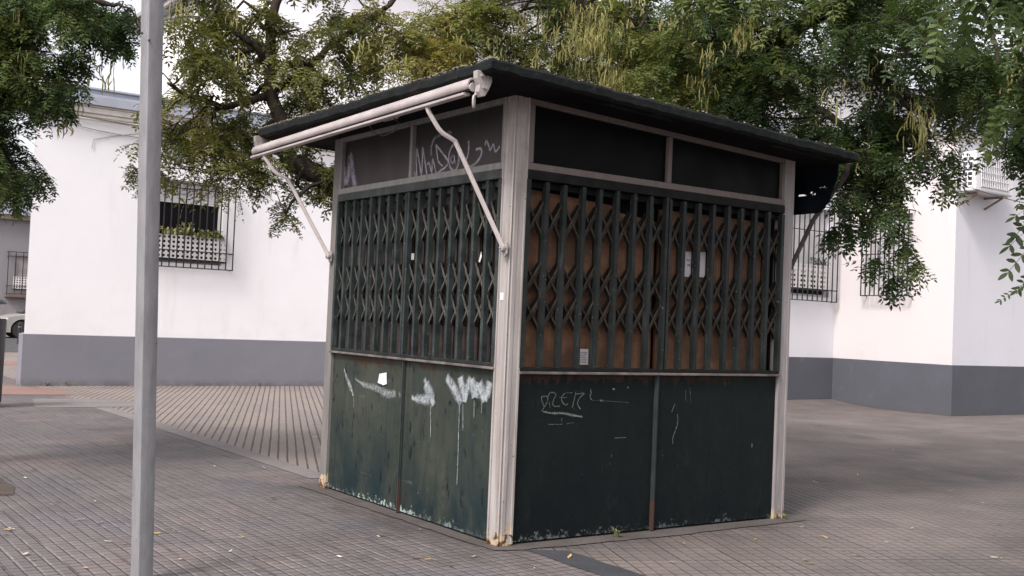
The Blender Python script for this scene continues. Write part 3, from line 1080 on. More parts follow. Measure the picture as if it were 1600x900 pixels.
def text(body, size, loc, plane, mat, parent, name='lettering', sx=1.0):
    cu = bpy.data.curves.new('t', 'FONT'); cu.body = body; cu.size = size; cu.extrude = .0004; cu.align_x = 'CENTER'; cu.align_y = 'CENTER'
    ob = bpy.data.objects.new('t', cu); COL.objects.link(ob)
    dg = bpy.context.evaluated_depsgraph_get()
    me = bpy.data.meshes.new_from_object(ob.evaluated_get(dg))
    bpy.data.objects.remove(ob)
    R_ = Matrix.Rotation(math.radians(90), 4, 'X') @ Matrix.Diagonal((sx, 1, 1, 1))
    me.transform(Matrix.Translation(loc) @ R_)
    me.materials.clear(); me.materials.append(mat)
    o = bpy.data.objects.new(name, me); COL.objects.link(o)
    put(o, parent)
    return o


pn = flat_on('paper_notice', [(1071, 393), (1102.5, 394), (1101, 433.5), (1069.5, 432.5)], 'y', .100, M['paper'], kiosk)
c1 = on_y(1079, 407, .098); c2 = on_y(1080.5, 415.5, .098)
text('SERVICIO DE', .014, (c1.x, .0975, c1.z), 'y', M['ink'], pn)
text('MOTO', .034, (c2.x - .0, .0975, c2.z), 'y', M['ink'], pn, sx=.8)
pn2 = flat_on('paper_notice', [(904.5, 545), (919, 545.5), (918.5, 570), (904, 569.5)], 'y', .100, M['paper'], kiosk)
m = MB()
a = on_y(905.5, 548, .0975); b = on_y(917.5, 548, .0975)
for i in range(7):
    zz = a.z - .008 - i * .0115
    m.box((a.x + .002, .0970, zz), (b.x - random.uniform(0, .012), .0980, zz - .0035))
m.build('printed_lines', M['ink'], pn2)
flat_on('sticker', [(593, 584), (604, 582), (604.5, 600), (599, 602), (590.5, 598)], 'x', .0165, M['paper'], kiosk)
flat_on('sticker', [(642, 396), (647.5, 396), (647, 406), (641.5, 406)], 'x', .03, M['post'], kiosk)
flat_on('sticker', [(752, 393), (753, 401), (750, 410), (748, 409)], 'x', .03, M['paper'], kiosk)
flat_on('sticker', [(782, 457), (787, 457), (786.5, 469), (781.5, 469)], 'x', -.0005, M['paper'], kiosk, .001)

# awning folded against the west eave
aw = empty('awning', (-.42, 1.5, 2.8)); put(aw, None)
aw.parent = kiosk; aw.location = V((-.42, 1.5, 2.8)) - V((W / 2, L / 2, 0))
RX = -.425
def rail_pt(y, dz=0, dx=0): return V((RX + dx, y, 2.800 - (y - 0) * .016 + dz))
m = MB()
# half-round aluminium hood with a front lip
prof = [(.030, .030), (.012, .040), (-.012, .038), (-.032, .022), (-.042, -.002), (-.038, -.022), (-.030, -.030), (-.026, -.022), (-.032, .0), (-.022, .018), (-.004, .028), (.024, .022)]
d = rail_pt(3.17) - rail_pt(-.16)
m.prism(prof, (1, 0, 0), (0, 0, 1), rail_pt(-.16), d)
m.build('awning_hood', M['awn'], aw, smooth=True)
m = MB(); m.tube([rail_pt(-.14, -.012, -.002), rail_pt(3.12, -.012, -.002)], .022, 12)
m.build('fabric_roll', M['awndark'], aw, smooth=True)
m = MB()
m.prism([(-.030, -.050), (.0, -.056), (.022, -.046), (.022, -.034), (0, -.030), (-.030, -.034)], (1, 0, 0), (0, 0, 1), rail_pt(-.10, -.008), rail_pt(3.22) - rail_pt(-.10))
m.build('front_rail', M['awn'], aw, bevel=.003)
for y in (-.165, 3.175):
    m = MB(); c = rail_pt(y, -.02, -.004)
    m.lathe([(.0, -.006), (.026, -.006), (.028, 0), (.024, .006), (0, .006)], c, 'y', 18)
    m.build('end_cap', M['awn'], aw, smooth=True)
# end bracket near: cast plate hanging from the eave
def bracket(y, sgn):
    m = MB()
    prof = [(-.05, .085), (.055, .09), (.058, .03), (.038, -.02), (.012, -.062), (-.015, -.068), (-.035, -.040), (-.030, 0), (-.048, .04)]
    m.prism(prof, (1, 0, 0), (0, 0, 1), (RX + .02, y, 2.785), (0, .045 * sgn, 0))
    for (a, b) in ((-.02, .055), (.025, .06), (-.004, -.012), (.016, -.014)):
        m.lathe([(0, -.004), (.010, -.004), (.010, .004), (0, .004)], (RX + .02 + a, y - .006 * sgn, 2.785 + b), 'y', 10)
    m.build('end_bracket', M['post'], aw, bevel=.006)
bracket(-.245, 1)
bracket(3.17, -1)
m = MB()
c = V((RX + .0, -.205, 2.735))
ring = []
for i in range(15):
    t = i / 14 * 2 * math.pi
    ring.append(c + V((.010 * math.sin(t) - .02, .008 * math.sin(t) , -.045 + .035 * math.cos(t))))
m.tube(ring, .007, 8); m.tube([c + V((.0, 0, .04)), c + V((-.01, 0, -.008))], .009, 8)
m.build('crank_eye', M['awn'], aw, smooth=True)


def arm(piv, yt, ang=0):
    """piv on the post; elbow curve then bracket under the rail"""
    top = rail_pt(yt, -.055)
    d = V(top) - V(piv)
    k = V(piv) + d * .70 + V((.055, 0, .02))
    pts = [V(piv), V(piv).lerp(k, .5), k, k + d * .045 + V((-.004, 0, 0)), V(piv) + d * .84 + V((.012, 0, -.015)), V(piv) + d * .92 + V((-.012, 0, .0)), V(piv) + d * .97 + V((-.012, 0, 0)), top]
    m = MB()
    Q = []
    for i in range(len(pts) - 1):
        p0 = pts[max(i - 1, 0)]; p1 = pts[i]; p2 = pts[i + 1]; p3 = pts[min(i + 2, len(pts) - 1)]
        n = 1 if i < 1 else 4
        for q in range(n):
            t = q / n
            Q.append(.5 * ((2 * p1) + (p2 - p0) * t + (2 * p0 - 5 * p1 + 4 * p2 - p3) * t * t + (3 * p1 - p0 - 3 * p2 + p3) * t ** 3))
    Q.append(pts[-1])
    m.tube(Q, .0165, 6)
    a = m.build('arm', M['awn'], aw, smooth=False, bevel=.003)
    m = MB(); m.bar(top + V((0, -.05, .012)), top + V((0, .035, .012)), .03, .010)
    m.build('rail_clip', M['awn'], a)
    m = MB()
    P = V(piv)
    prof = [(-.022, .040), (.020, .045), (.024, .0), (.018, -.045), (-.002, -.055), (-.022, -.035)]
    m.prism(prof, (0, 1, 0), (0, 0, 1), P + V((.022, 0, 0)), (-.014, 0, 0))
    m.lathe([(0, -.020), (.020, -.020), (.024, -.012), (.024, .016), (0, .016)], P, 'x', 14)
    m.lathe([(0, -.030), (.009, -.030), (.009, -.018), (0, -.018)], P, 'x', 6)
    m.build('pivot_bracket', M['post'], a, bevel=.003)


arm((-.040, .012, 1.862), .36)
arm((-.034, L - .05, 1.872), 2.98)

# lamp under the west eave with a loose wire
m = MB()
lp = on_x(603, 196, -.20)
m.box((-.27, lp.y - .10, 2.812), (-.15, lp.y + .10, 2.838))
lamp = m.build('eave_lamp', M['awn'], kiosk, bevel=.01)
m = MB()
m.tube([(-.21, lp.y - .1, 2.82), (-.2, lp.y - .2, 2.76), (-.18, lp.y - .1, 2.72), (-.15, lp.y + .12, 2.715), (-.14, lp.y + .3, 2.76), (-.15, lp.y + .36, 2.835)], .004, 6)
m.build('wire', M['cabledark'], lamp, smooth=True)

# second awning on the far (east) side: navy canvas hanging, brown struts
aw2 = empty('awning', (0, 0, 0)); aw2.parent = kiosk; aw2.location = V((3.05, 1.3, 2.7)) - V((W / 2, L / 2, 0))
tag(aw2, 'torn navy canvas awning with brown struts')
EX = 2.95
vs, fs = [], []
ny, nz = 120, 24
y0, y1 = -.15, 2.75
holes = {(1, 7), (2, 6), (4, 6), (5, 6), (0, 11)}
for j in range(nz + 1):
    for i in range(ny + 1):
        t = i / ny; s = j / nz
        y = y0 + (y1 - y0) * t
        drop = .36 + .03 * math.sin(t * 9) + (.02 if t > .05 else -.04 + 1.2 * t)
        z = 2.745 - drop * s
        x = EX + .03 * math.sin(t * 40) * s + .02 * math.sin(s * 5) - .05 * s
        vs.append((x, y + (.018 * s if t < .02 else 0), z))
for j in range(nz):
    for i in range(ny):
        if j == 0 and (i in (15, 16, 17, 18, 19, 20, 21, 12, 13, 10)): continue
        if (j, i) in ((11, 5), (11, 6), (12, 4), (13, 9), (14, 8), (14, 11), (14, 12), (14, 13)): continue
        k = j * (ny + 1) + i
        fs.append((k, k + 1, k + ny + 2, k + ny + 1))
m = MB(); m.add(vs, fs)
cv = m.build('canvas', M['navy'], aw2, smooth=True, fix=False)
# tears cut into the canvas
bm = bmesh.new(); bm.from_mesh(cv.data)
bm.free()
cv.modifiers.new('thickness', 'SOLIDIFY').thickness = .003
m = MB(); m.tube([(EX + .02, -.24, 2.755), (EX + .02, 2.8, 2.755)], .014, 10)
m.build('roller', M['strut'], aw2, smooth=True)
for yp, yt in ((.05, .0), (L - .05, L - .1)):
    m = MB()
    P_ = [V((W + .02, yp, 1.87)), V((W + .26, yp + (yt - yp) * .4, 2.29)), V((3.02, yt - .03, 2.50)), V((3.06, yt - .08, 2.58)), V((3.07, yt - .14, 2.66)), V((3.05, yt - .17, 2.74))]
    m.tube(P_, [.017, .018, .018, .019, .018, .016], 8)
    m.build('arm', M['strut'], aw2, smooth=True)

# ------------------------------------------------------------------ galvanised pole
def pole():
    b = gnd(221, 915)
    b = at(221, 915, 5.62); b.z = 0
    t0 = at(238.5, 0, 5.62)
    d = (t0 - V((b.x, b.y, 0)))
    d = d / d.z
    e = empty('metal_post', (b.x, b.y, 0))
    tag(e, 'tall square galvanised steel post standing alone on the paving', 'post')
    # square tube turned so that two faces show, narrow lit face on the left
    w = .082
    a = math.radians(12.6)
    ax = V((math.cos(a), math.sin(a), 0)); ay = V((-math.sin(a), math.cos(a), 0))
    m = MB(); N = 12; H = 4.6; r = .004
    prof = []
    for sx, sy in ((-1, -1), (1, -1), (1, 1), (-1, 1)):
        for k in range(3):
            t = {(-1, -1): 180, (1, -1): 270, (1, 1): 0, (-1, 1): 90}[(sx, sy)] + 45 * k
            prof.append((sx * (w / 2 - r) + r * math.cos(math.radians(t)), sy * (w / 2 - r) + r * math.sin(math.radians(t))))
    m2 = MB()
    m2.prism(prof, ax, ay, (b.x, b.y, .0), d * H)
    m2.build('shaft', M['steel'], e, smooth=True)
    m = MB(); m.box((b.x - .06, b.y - .06, 0), (b.x + .06, b.y + .06, .008))
    m.build('base_plate', M['steel'], e, bevel=.002)
    m = MB()
    c = V((b.x, b.y, 0)) + d * H
    m.prism([(x * 1.08, y * 1.08) for x, y in prof], ax, ay, c, d * .012)
    m.build('cap', M['steel'], e)
    m = MB()
    for px, py in ((213, 60), (222, 52), (233, 63), (214, 67)):
        p = at(px, py, 5.56)
        m = MB(); m.lathe([(0, -.004), (.006, -.004), (.006, .004), (0, .004)], p, 'y', 8)
        m.build('bolt', M['strut'], e)


pole()

# ------------------------------------------------------------------ buildings
def lattice_panel(m, u0, u1, z0, z1, d, cell=.062):
    """white flower-box panel with round holes: rings touching each other, in local face coords"""
    nu = max(2, round((u1 - u0) / cell)); nz = max(2, round((z1 - z0) / cell))
    cu, cz = (u1 - u0) / nu, (z1 - z0) / nz
    K = 8
    for i in range(nu):
        for j in range(nz):
            c = (u0 + (i + .5) * cu, z0 + (j + .5) * cz)
            inner = [(c[0] + cu * .31 * math.cos(2 * math.pi * k / K), c[1] + cz * .31 * math.sin(2 * math.pi * k / K)) for k in range(K)]
            outer = []
            for k in range(K):
                t = 2 * math.pi * k / K
                q = max(abs(math.cos(t)), abs(math.sin(t)))
                outer.append((c[0] + cu * .5 * math.cos(t) / q, c[1] + cz * .5 * math.sin(t) / q))
            vs = [(x, d, z) for x, z in inner] + [(x, d, z) for x, z in outer]
            m.add(vs, [(k, (k + 1) % K, K + (k + 1) % K, K + k) for k in range(K)])


def window(T, parent, u0, u1, z0, z1, gu0, gu1, gz0, gz1, prot, nb, mids, shut=.4, lattice=None, sill=None, shutmat='shutter', bar=.019):
    """opening u0..u1, z0..z1 in local face coords (d outward); grille gu0..gu1, gz0..gz1 at distance prot"""
    f = MB(T)
    f.box((u0 - .03, -.16, z0), (u0 + .05, -.10, z1)); f.box((u1 - .05, -.16, z0), (u1 + .03, -.10, z1))
    f.box((u0 + .05, -.16, z1 - .05), (u1 - .05, -.10, z1)); f.box((u0 + .05, -.16, z0), (u1 - .05, -.10, z0 + .05))
    win = f.build('window', M['shutter'], parent)
    m = MB(T); m.box((u0 + .01, -.17, z0 + .01), (u1 - .01, -.15, z1 - .01)); m.build('pane', M['glassdark'], win)
    if shut:
        m = MB(T)
        zz = z1 - .02; zb = z1 - (z1 - z0) * shut
        while zz > zb:
            m.box((u0 + .04, -.13, max(zz - .046, zb)), (u1 - .04, -.105, zz - .004)); zz -= .05
        m.box((u0 + .04, -.128, zb), (u1 - .04, -.118, z1 - .02))
        m.build('shutter', M[shutmat], win)
    if lattice:
        m = MB(T); lattice_panel(m, *lattice)
        o = m.build('lattice_panel', M['lattice'], win, fix=False)
        o.modifiers.new('thickness', 'SOLIDIFY').thickness = .008
        m = MB(T); a, b, z0_, z1_, d_ = lattice[:5]
        m.box((a, d_ - .20, z0_ - .035), (b, d_ - .02, z0_ - .008))
        m.build('planter_tray', M['iron'], win)
    # iron grille
    m = MB(T)
    for i in range(nb):
        u = gu0 + (gu1 - gu0) * i / (nb - 1)
        m.box((u - bar / 2, prot - bar / 2, gz0), (u + bar / 2, prot + bar / 2, gz1))
    for z in [gz0 + .01, gz1 - .01] + mids:
        m.box((gu0 - .02, prot - bar, z - bar / 2), (gu1 + .02, prot - bar * .4, z + bar / 2))
        m.box((gu0 - bar / 2, -.02, z - bar / 2), (gu0 + bar / 2, prot - bar, z + bar / 2))
        m.box((gu1 - bar / 2, -.02, z - bar / 2), (gu1 + bar / 2, prot - bar, z + bar / 2))
    m.build('window_grille', M['iron'], win)
    return win


def wall_with_hole(T, u0, u1, z0, z1, holes, th=.3, n=1):
    """front skin with rectangular openings, reveals included"""
    m = MB(T)
    us = sorted({u0, u1} | {h[0] for h in holes} | {h[1] for h in holes})
    zs = sorted({z0, z1} | {h[2] for h in holes} | {h[3] for h in holes})
    def inside(u, z): return any(h[0] < u < h[1] and h[2] < z < h[3] for h in holes)
    for i in range(len(us) - 1):
        for j in range(len(zs) - 1):
            if not inside((us[i] + us[i + 1]) / 2, (zs[j] + zs[j + 1]) / 2):
                m.add([(us[i], 0, zs[j]), (us[i + 1], 0, zs[j]), (us[i + 1], 0, zs[j + 1]), (us[i], 0, zs[j + 1])], [(0, 1, 2, 3)])
    for h in holes:
        a, b, c, d = h
        m.add([(a, 0, c), (b, 0, c), (b, 0, d), (a, 0, d), (a, -.18, c), (b, -.18, c), (b, -.18, d), (a, -.18, d)],
              [(0, 1, 5, 4), (1, 2, 6, 5), (2, 3, 7, 6), (3, 0, 4, 7)])
    return m


# ---- left building: front y = YL, x from .03
YL, XL0, XL1 = 14.10, .03, 9.5
PZ = .87
lb = empty('white_house', (4.5, 18, 0))
tag(lb, 'single storey white rendered house with pale grey plinth, behind the kiosk on the left', 'house')
TL = lambda p: V((p.x, YL - p.y, p.z))
HL = 4.66
win_h = (1.98, 3.36, 2.22, 3.72)
m = wall_with_hole(TL, XL0, XL1, PZ, HL, [win_h])
m.add([], [])
o = MB()
m.build('wall', M['wall'], lb, fix=False)
m = MB()
m.prism([(XL0, YL + .001), (XL0 + .25, YL + .001), (XL0 + 3.4, 24), (XL0 + 3.15, 24)], (1, 0, 0), (0, 1, 0), (0, 0, -.3), (0, 0, HL + .3)); m.box((XL0 + 3.2, YL + .2, HL - .1), (XL1, 24, HL)); m.box((XL1 - .2, YL + .001, -.3), (XL1, 24, HL))
m.build('wall', M['wall'], lb)
m = MB(); m.box((XL0 - .028, YL - .028, -.2), (XL1, YL + .25, PZ)); m.prism([(XL0 - .03, YL + .26), (XL0 + .2, YL + .26), (XL0 + 3.3, 24), (XL0 + 3.1, 24)], (1, 0, 0), (0, 1, 0), (0, 0, -.2), (0, 0, PZ + .2))
m.build('plinth', M['plinth'], lb, bevel=.01)
# cornice
def obl(o, z0, z1, inset=0):
    m.prism([(XL0 - o + inset, YL - o), (XL1, YL - o), (XL1, 24), (XL0 - o + 3.0 + inset, 24)], (1, 0, 0), (0, 1, 0), (0, 0, z0), (0, 0, z1 - z0))
m = MB()
obl(.05, 4.64, 4.70); obl(.09, 4.702, 4.80); obl(.12, 4.802, 4.83)
m.build('moulding', M['cream'], lb, bevel=.012)
m = MB()
obl(.17, 4.832, 4.99); obl(.14, 4.992, 5.015); obl(-.02, 5.017, 5.12, .3); obl(.03, 5.122, 5.16, .3)
m.build('cornice', M['cornice'], lb, bevel=.008)
window(TL, lb, *win_h, 1.95, 3.52, 2.13, 3.66, .16, 13, [2.44, 3.56], shut=.27,
       lattice=(2.05, 3.44, 2.30, 2.72, .06, .085))
# painted-over rectangle beside the window: faint blue trace
film_me = None

# ---- right building: A at y=9.08 (x 9.5..14.6), B at x=14.6 (y 6.37..9.08), C at y=6.37
XB, YA, YC = 14.6, 9.08, 6.37
rb = empty('white_house', (16, 12, 0))
tag(rb, 'white rendered house with shaded grey plinth and stepped corner, right behind the kiosk', 'house')
HR = 5.2
TA = lambda p: V((p.x, YA - p.y, p.z))
TB = lambda p: V((XB - p.y, p.x, p.z))
TC = lambda p: V((p.x, YC - p.y, p.z))
hA = (12.9, 14.40, 2.18, 3.95)
hB = (7.30, 8.22, 2.30, 3.85)
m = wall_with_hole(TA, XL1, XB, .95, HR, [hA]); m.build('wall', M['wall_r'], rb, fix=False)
m = wall_with_hole(TB, YC, YA, .95, HR, [hB]); m.build('wall', M['wall_patchy_shaded'], rb, fix=False)
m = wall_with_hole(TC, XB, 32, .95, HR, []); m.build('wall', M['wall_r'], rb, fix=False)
m = MB(); m.box((XL1 + .001, YA + .2, -.3), (XL1 + .3, 24, HR)); m.box((XL1 + .3, YA + .4, HR - .1), (32, 24, HR)); m.box((XB + .4, YC + .4, HR - .1), (32, YA + .4, HR)); m.box((31.8, YC + .2, -.3), (32, 24, HR))
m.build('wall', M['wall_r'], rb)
m = MB()
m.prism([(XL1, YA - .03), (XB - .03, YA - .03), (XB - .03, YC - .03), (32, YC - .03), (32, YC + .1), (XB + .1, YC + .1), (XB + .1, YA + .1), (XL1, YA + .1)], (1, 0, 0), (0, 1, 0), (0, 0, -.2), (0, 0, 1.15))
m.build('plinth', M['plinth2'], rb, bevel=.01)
def ringprism(o, z0, z1):
    m.prism([(XL1, YA - o), (XB - o, YA - o), (XB - o, YC - o), (32, YC - o), (32, YC + .3), (XB + .3, YC + .3), (XB + .3, YA + .3), (XL1, YA + .3)], (1, 0, 0), (0, 1, 0), (0, 0, z0), (0, 0, z1 - z0))
m = MB(); ringprism(.05, 5.18, 5.25); ringprism(.10, 5.252, 5.33); m.build('moulding', M['cream'], rb, bevel=.01)
m = MB(); ringprism(.17, 5.332, 5.50); ringprism(.05, 5.502, 5.62); m.build('cornice', M['cornice'], rb, bevel=.01)
window(TA, rb, *hA, 12.95, 14.46, 2.08, 3.95, .15, 11, [2.32, 3.50], shut=.72, lattice=(13.0, 14.32, 2.34, 2.82, .06, .10))
window(TB, rb, *hB, 7.24, 8.30, 2.22, 3.9, .20, 11, [3.05], shut=.98)

# air conditioner on wall C
ac = empty('air_conditioner', (15.1, 6.2, 4.1))
tag(ac, 'white air conditioning unit on rusty brackets, high on the right wall', 'air conditioner')
ax0, ax1, az0, az1, ay0, ay1 = 14.52, 15.78, 4.18, 4.92, 5.95, 6.25
m = MB(); m.box((ax0, ay0, az0), (ax1, ay1, az1)); m.build('casing', M['acwhite'], ac, bevel=.03)
m = MB()
m.box((ax0 + .16, ay0 - .004, az0 + .08), (ax1 - .18, ay0 - .001, az1 - .06)); m.build('fan_opening', M['acdark'], ac)
m = MB()
for i in range(16):
    u = ax0 + .17 + i * (ax1 - ax0 - .36) / 15
    m.box((u - .008, ay0 - .022, az0 + .08), (u + .008, ay0 - .006, az1 - .06))
for k in range(5):
    z = az0 + .10 + k * .13
    m.box((ax0 + .16, ay0 - .03, z - .004), (ax1 - .18, ay0 - .023, z + .004))
m.build('front_grille', M['acwhite'], ac)
m = MB(); m.box((ax0 - .003, ay0 + .05, az0 + .08), (ax0 - .001, ay1 - .03, az1 - .10)); m.build('side_vent', M['acdark'], ac)
m = MB()
for k in range(7): m.box((ax0 - .012, ay0 + .045, az0 + .07 + k * .092), (ax0 - .0035, ay1 - .025, az0 + .10 + k * .092))
for yy in (ay0 + .05, ay0 + .155, ay1 - .035): m.box((ax0 - .010, yy - .01, az0 + .07), (ax0 - .0032, yy + .01, az1 - .09))
m.build('side_grille', M['acwhite'], ac)
for x in (ax0 + .12, ax1 - .30):
    m = MB(); m.box((x, ay0 - .04, az0 - .05), (x + .04, YC, az0 - .012)); m.bar((x + .02, ay0 + .05, az0 - .05), (x + .02, YC - .01, az0 - .24), .03, .03)
    m.build('bracket', M['rustwood'], ac)


# cables on the walls
def cable(pts, r, mat, label, sag=0):
    Q = []
    for i in range(len(pts) - 1):
        a, b = V(pts[i]), V(pts[i + 1])
        n = 14
        for k in range(n):
            t = k / n
            p = a.lerp(b, t); p.z -= sag * 4 * t * (1 - t)
            Q.append(p)
    Q.append(V(pts[-1]))
    m = MB(); m.tube(Q, r, 6)
    o = m.build('cable', mat, smooth=True)
    tag(o, label, 'cable')


cable([(-.06, YL - .10, 4.60), (3, YL - .1, 4.60), (9.4, YL - .1, 4.62)], .022, M['cream'], 'thick pale pipe-like cable running just under the left cornice', .02)
cable([(-.04, YL - .14, 4.66), (4, YL - .14, 4.63), (9.4, YL - .14, 4.66)], .010, M['cabledark'], 'thin dark cable sagging over the moulding of the left house', .07)
cable([(-.02, YL - .04, 4.56), (1.6, YL - .04, 4.39), (9.4, YL - .04, 4.1)], .007, M['cable'], 'thin loose wire sloping down the white wall below the left cornice', .03)
cable([(.95, YL - .02, 4.10), (.97, YL - .02, 4.26), (1.3, YL - .02, 4.36), (1.9, YL - .02, 4.5)], .006, M['cable'], 'short bent wire end hanging on the left white wall')
cable([(XB - .02, YC - .04, 4.95), (20, YC - .04, 5.0)], .008, M['cable'], 'thin wire stretched above the air conditioning unit', .03)
cable([(14.4, YC - .45, 4.20), (16.5, YC - .35, 4.12), (20, YC - .06, 4.2)], .008, M['cabledark'], 'dark wire running below the air conditioning unit', .02)

# plant growing in the window box
def leafy_tuft(name, c, w, h, n, label, mat, cat='plant', s=.05, ux=(1, 0, 0)):
    vs, fs = [], []
    U = V(ux)
    for i in range(n):
        p = V(c) + U * random.uniform(-w, w) + V((0, random.uniform(-.06, .06), 0)) + V((0, 0, h * random.random() ** 1.6))
        M3 = Matrix.Rotation(random.uniform(0, 6.28), 3, 'Z') @ Matrix.Rotation(random.uniform(-1.2, 1.2), 3, 'X')
        ss = s * random.uniform(.6, 1.3)
        k = len(vs)
        for q in ((0, -ss, 0), (ss * .5, 0, .01), (0, ss, 0), (-ss * .5, 0, .01)): vs.append(p + M3 @ V(q))
        fs.append((k, k + 1, k + 2, k + 3))
    m = MB(); m.add(vs, fs)
    for i in range(8):
        a = V(c) + U * random.uniform(-w, w) * .6
        m.tube([a + V((0, 0, -.06)), a + V((random.uniform(-.05, .05), 0, h * .3)), a + U * random.uniform(-.15, .15) + V((0, 0, h * .9))], .006, 4)
    o = m.build(name, mat, fix=False)
    tag(o, label, cat)
    return o


M['vine'] = basic('variegated_vine_leaf', (.26, .27, .10), .5, var=.7, vs=22)
M['weed'] = basic('weed_green', (.12, .13, .05), .7, var=.5, vs=20)
M['potgreen'] = basic('dull_green_leaf', (.05, .07, .04), .7, var=.4, vs=20)
pc = on_y(303, 370, YL - .06)
leafy_tuft('trailing_plant', (2.75, YL - .05, 2.72), .62, .13, 190, 'yellow green trailing plant growing over the white window box', M['vine'], s=.06)
pl = bpy.data.objects['trailing_plant']
leafy_tuft('trailing_plant_top', (2.66, YL - .03, 2.72), .16, .26, 46, 'x', M['vine'], s=.045)
top = bpy.data.objects['trailing_plant_top']
for k in ('label', 'category'): del top[k]
top.parent = pl; top.name = 'upright_shoots'
leafy_tuft('window_plant', (14.05, YA - .02, 2.83), .28, .16, 60, 'small dull green plant in the window box behind the kiosk at right', M['potgreen'], s=.04)

# weeds
def weed(c, h, n, label, name='weed'):
    m = MB()
    for i in range(n):
        a = random.uniform(0, 6.28); l = h * random.uniform(.5, 1.1)
        d = V((math.cos(a), math.sin(a), 0)); s = d.cross(V((0, 0, 1))) * .006
        p0 = V(c) + d * .01; p1 = V(c) + d * l * .35 + V((0, 0, l * .7)); p2 = V(c) + d * l * .8 + V((0, 0, l * random.uniform(.5, 1)))
        m.add([p0 - s, p0 + s, p1 + s, p1 - s, p2], [(0, 1, 2, 3), (3, 2, 4)])
    o = m.build(name, M['weed'], fix=False)
    tag(o, label, 'weed')


weed((-2.25, 3.85, .005), .12, 30, 'tuft of dry grass in the soil pit at the left edge')
weed((.42, 14.02, 0), .10, 22, 'small weed at the foot of the left white house near its corner')
weed((.75, 14.02, 0), .09, 12, 'second small weed at the plinth foot, right of the corner one')
weed((4.2, 14.03, 0), .08, 10, 'tiny dark weed at the plinth foot left of the kiosk')
weed((.92, -.06, .006), .07, 16, 'small weed sprouting at the foot of the dark kiosk panel')
weed((W - .03, -.04, .006), .05, 22, 'dry weed clump at the foot of the right corner post')

# ---- tall block behind
tb = empty('apartment_block', (20, 30, 0))
tag(tb, 'tall pale apartment block glimpsed through the trees above the kiosk', 'building')
TT = lambda p: V((p.x, 26 - p.y, p.z))
hT = [(11.2 + 3.2 * i, 12.3 + 3.2 * i, z, z + 1.3) for i in range(9) for z in (9.55, 6.4)]
hT = [(a + (2.4 if True else 0) - .0, b + 2.4, c, d) for a, b, c, d in hT]
m = wall_with_hole(TT, 9, 45, 0, 12.6, hT); m.build('wall', M['block_wall'], tb, fix=False)
m = MB(); m.box((9, 26.01, 0), (9.3, 40, 12.6)); m.box((9.3, 26.3, 12.4), (45, 40, 12.6)); m.build('wall', M['block_wall'], tb)
m = MB(); m.box((8.5, 25.4, 12.61), (45.5, 40.5, 12.80)); m.box((8.4, 25.3, 12.802), (45.6, 40.6, 12.95)); m.build('eave', M['eave'], tb)
for (a, b, c, d) in hT:
    f = MB(TT); f.box((a, -.16, c), (a + .06, -.1, d)); f.box((b - .06, -.16, c), (b, -.1, d)); f.box((a + .06, -.16, d - .06), (b - .06, -.1, d)); f.box(((a + b) / 2 - .03, -.155, c), ((a + b) / 2 + .03, -.1, d - .06))
    w = f.build('window', M['shutter'], tb)
    g = MB(TT); g.box((a + .01, -.18, c), (b - .01, -.165, d)); g.build('pane', basic('block_glass', (.18, .22, .26), .15, bump=0) if 'block_glass' not in bpy.data.materials else bpy.data.materials['block_glass'], w)

# ---- far building on the left
fb = empty('white_house', (2, 47, 0))
tag(fb, 'distant shaded white house across the street beyond the far left corner', 'house')
YF = 44.5
TF = lambda p: V((p.x, YF - p.y, p.z))
a0 = on_y(12, 402, YF); a1 = on_y(46, 462, YF)
hF = (a0.x + .25, a0.x + 1.55, 1.9, 3.35)
m = wall_with_hole(TF, -30, 16, 0, 4.85, [hF]); m.build('wall', M['far_wall'], fb, fix=False)
m = MB(); m.box((-30, YF + .2, 0), (16, 60, 4.8)); m.build('wall', M['far_wall'], fb)
m = MB(); m.box((-30, YF - .30, 4.85), (16, 60, 5.05)); m.build('moulding', basic('brown_moulding', (.16, .13, .10), .8), fb)
m = MB(); m.box((-30, YF - .36, 5.052), (16, 60, 5.25)); m.box((-30, YF - .18, 5.252), (16, 60, 6.6)); m.build('cornice', M['cornice'], fb)
window(TF, fb, *hF, hF[0] - .25, hF[1] + .2, 1.72, 3.5, .2, 7, [2.05, 3.3], shut=.62, shutmat='eave', lattice=(hF[0], hF[1], 1.95, 2.45, .05, .11), bar=.03)
m = MB(TF); m.box((hF[0] - .3, 0, 1.58), (hF[1] + .25, .3, 1.70)); m.build('sill', basic('brown_sill', (.14, .10, .08), .8), fb)


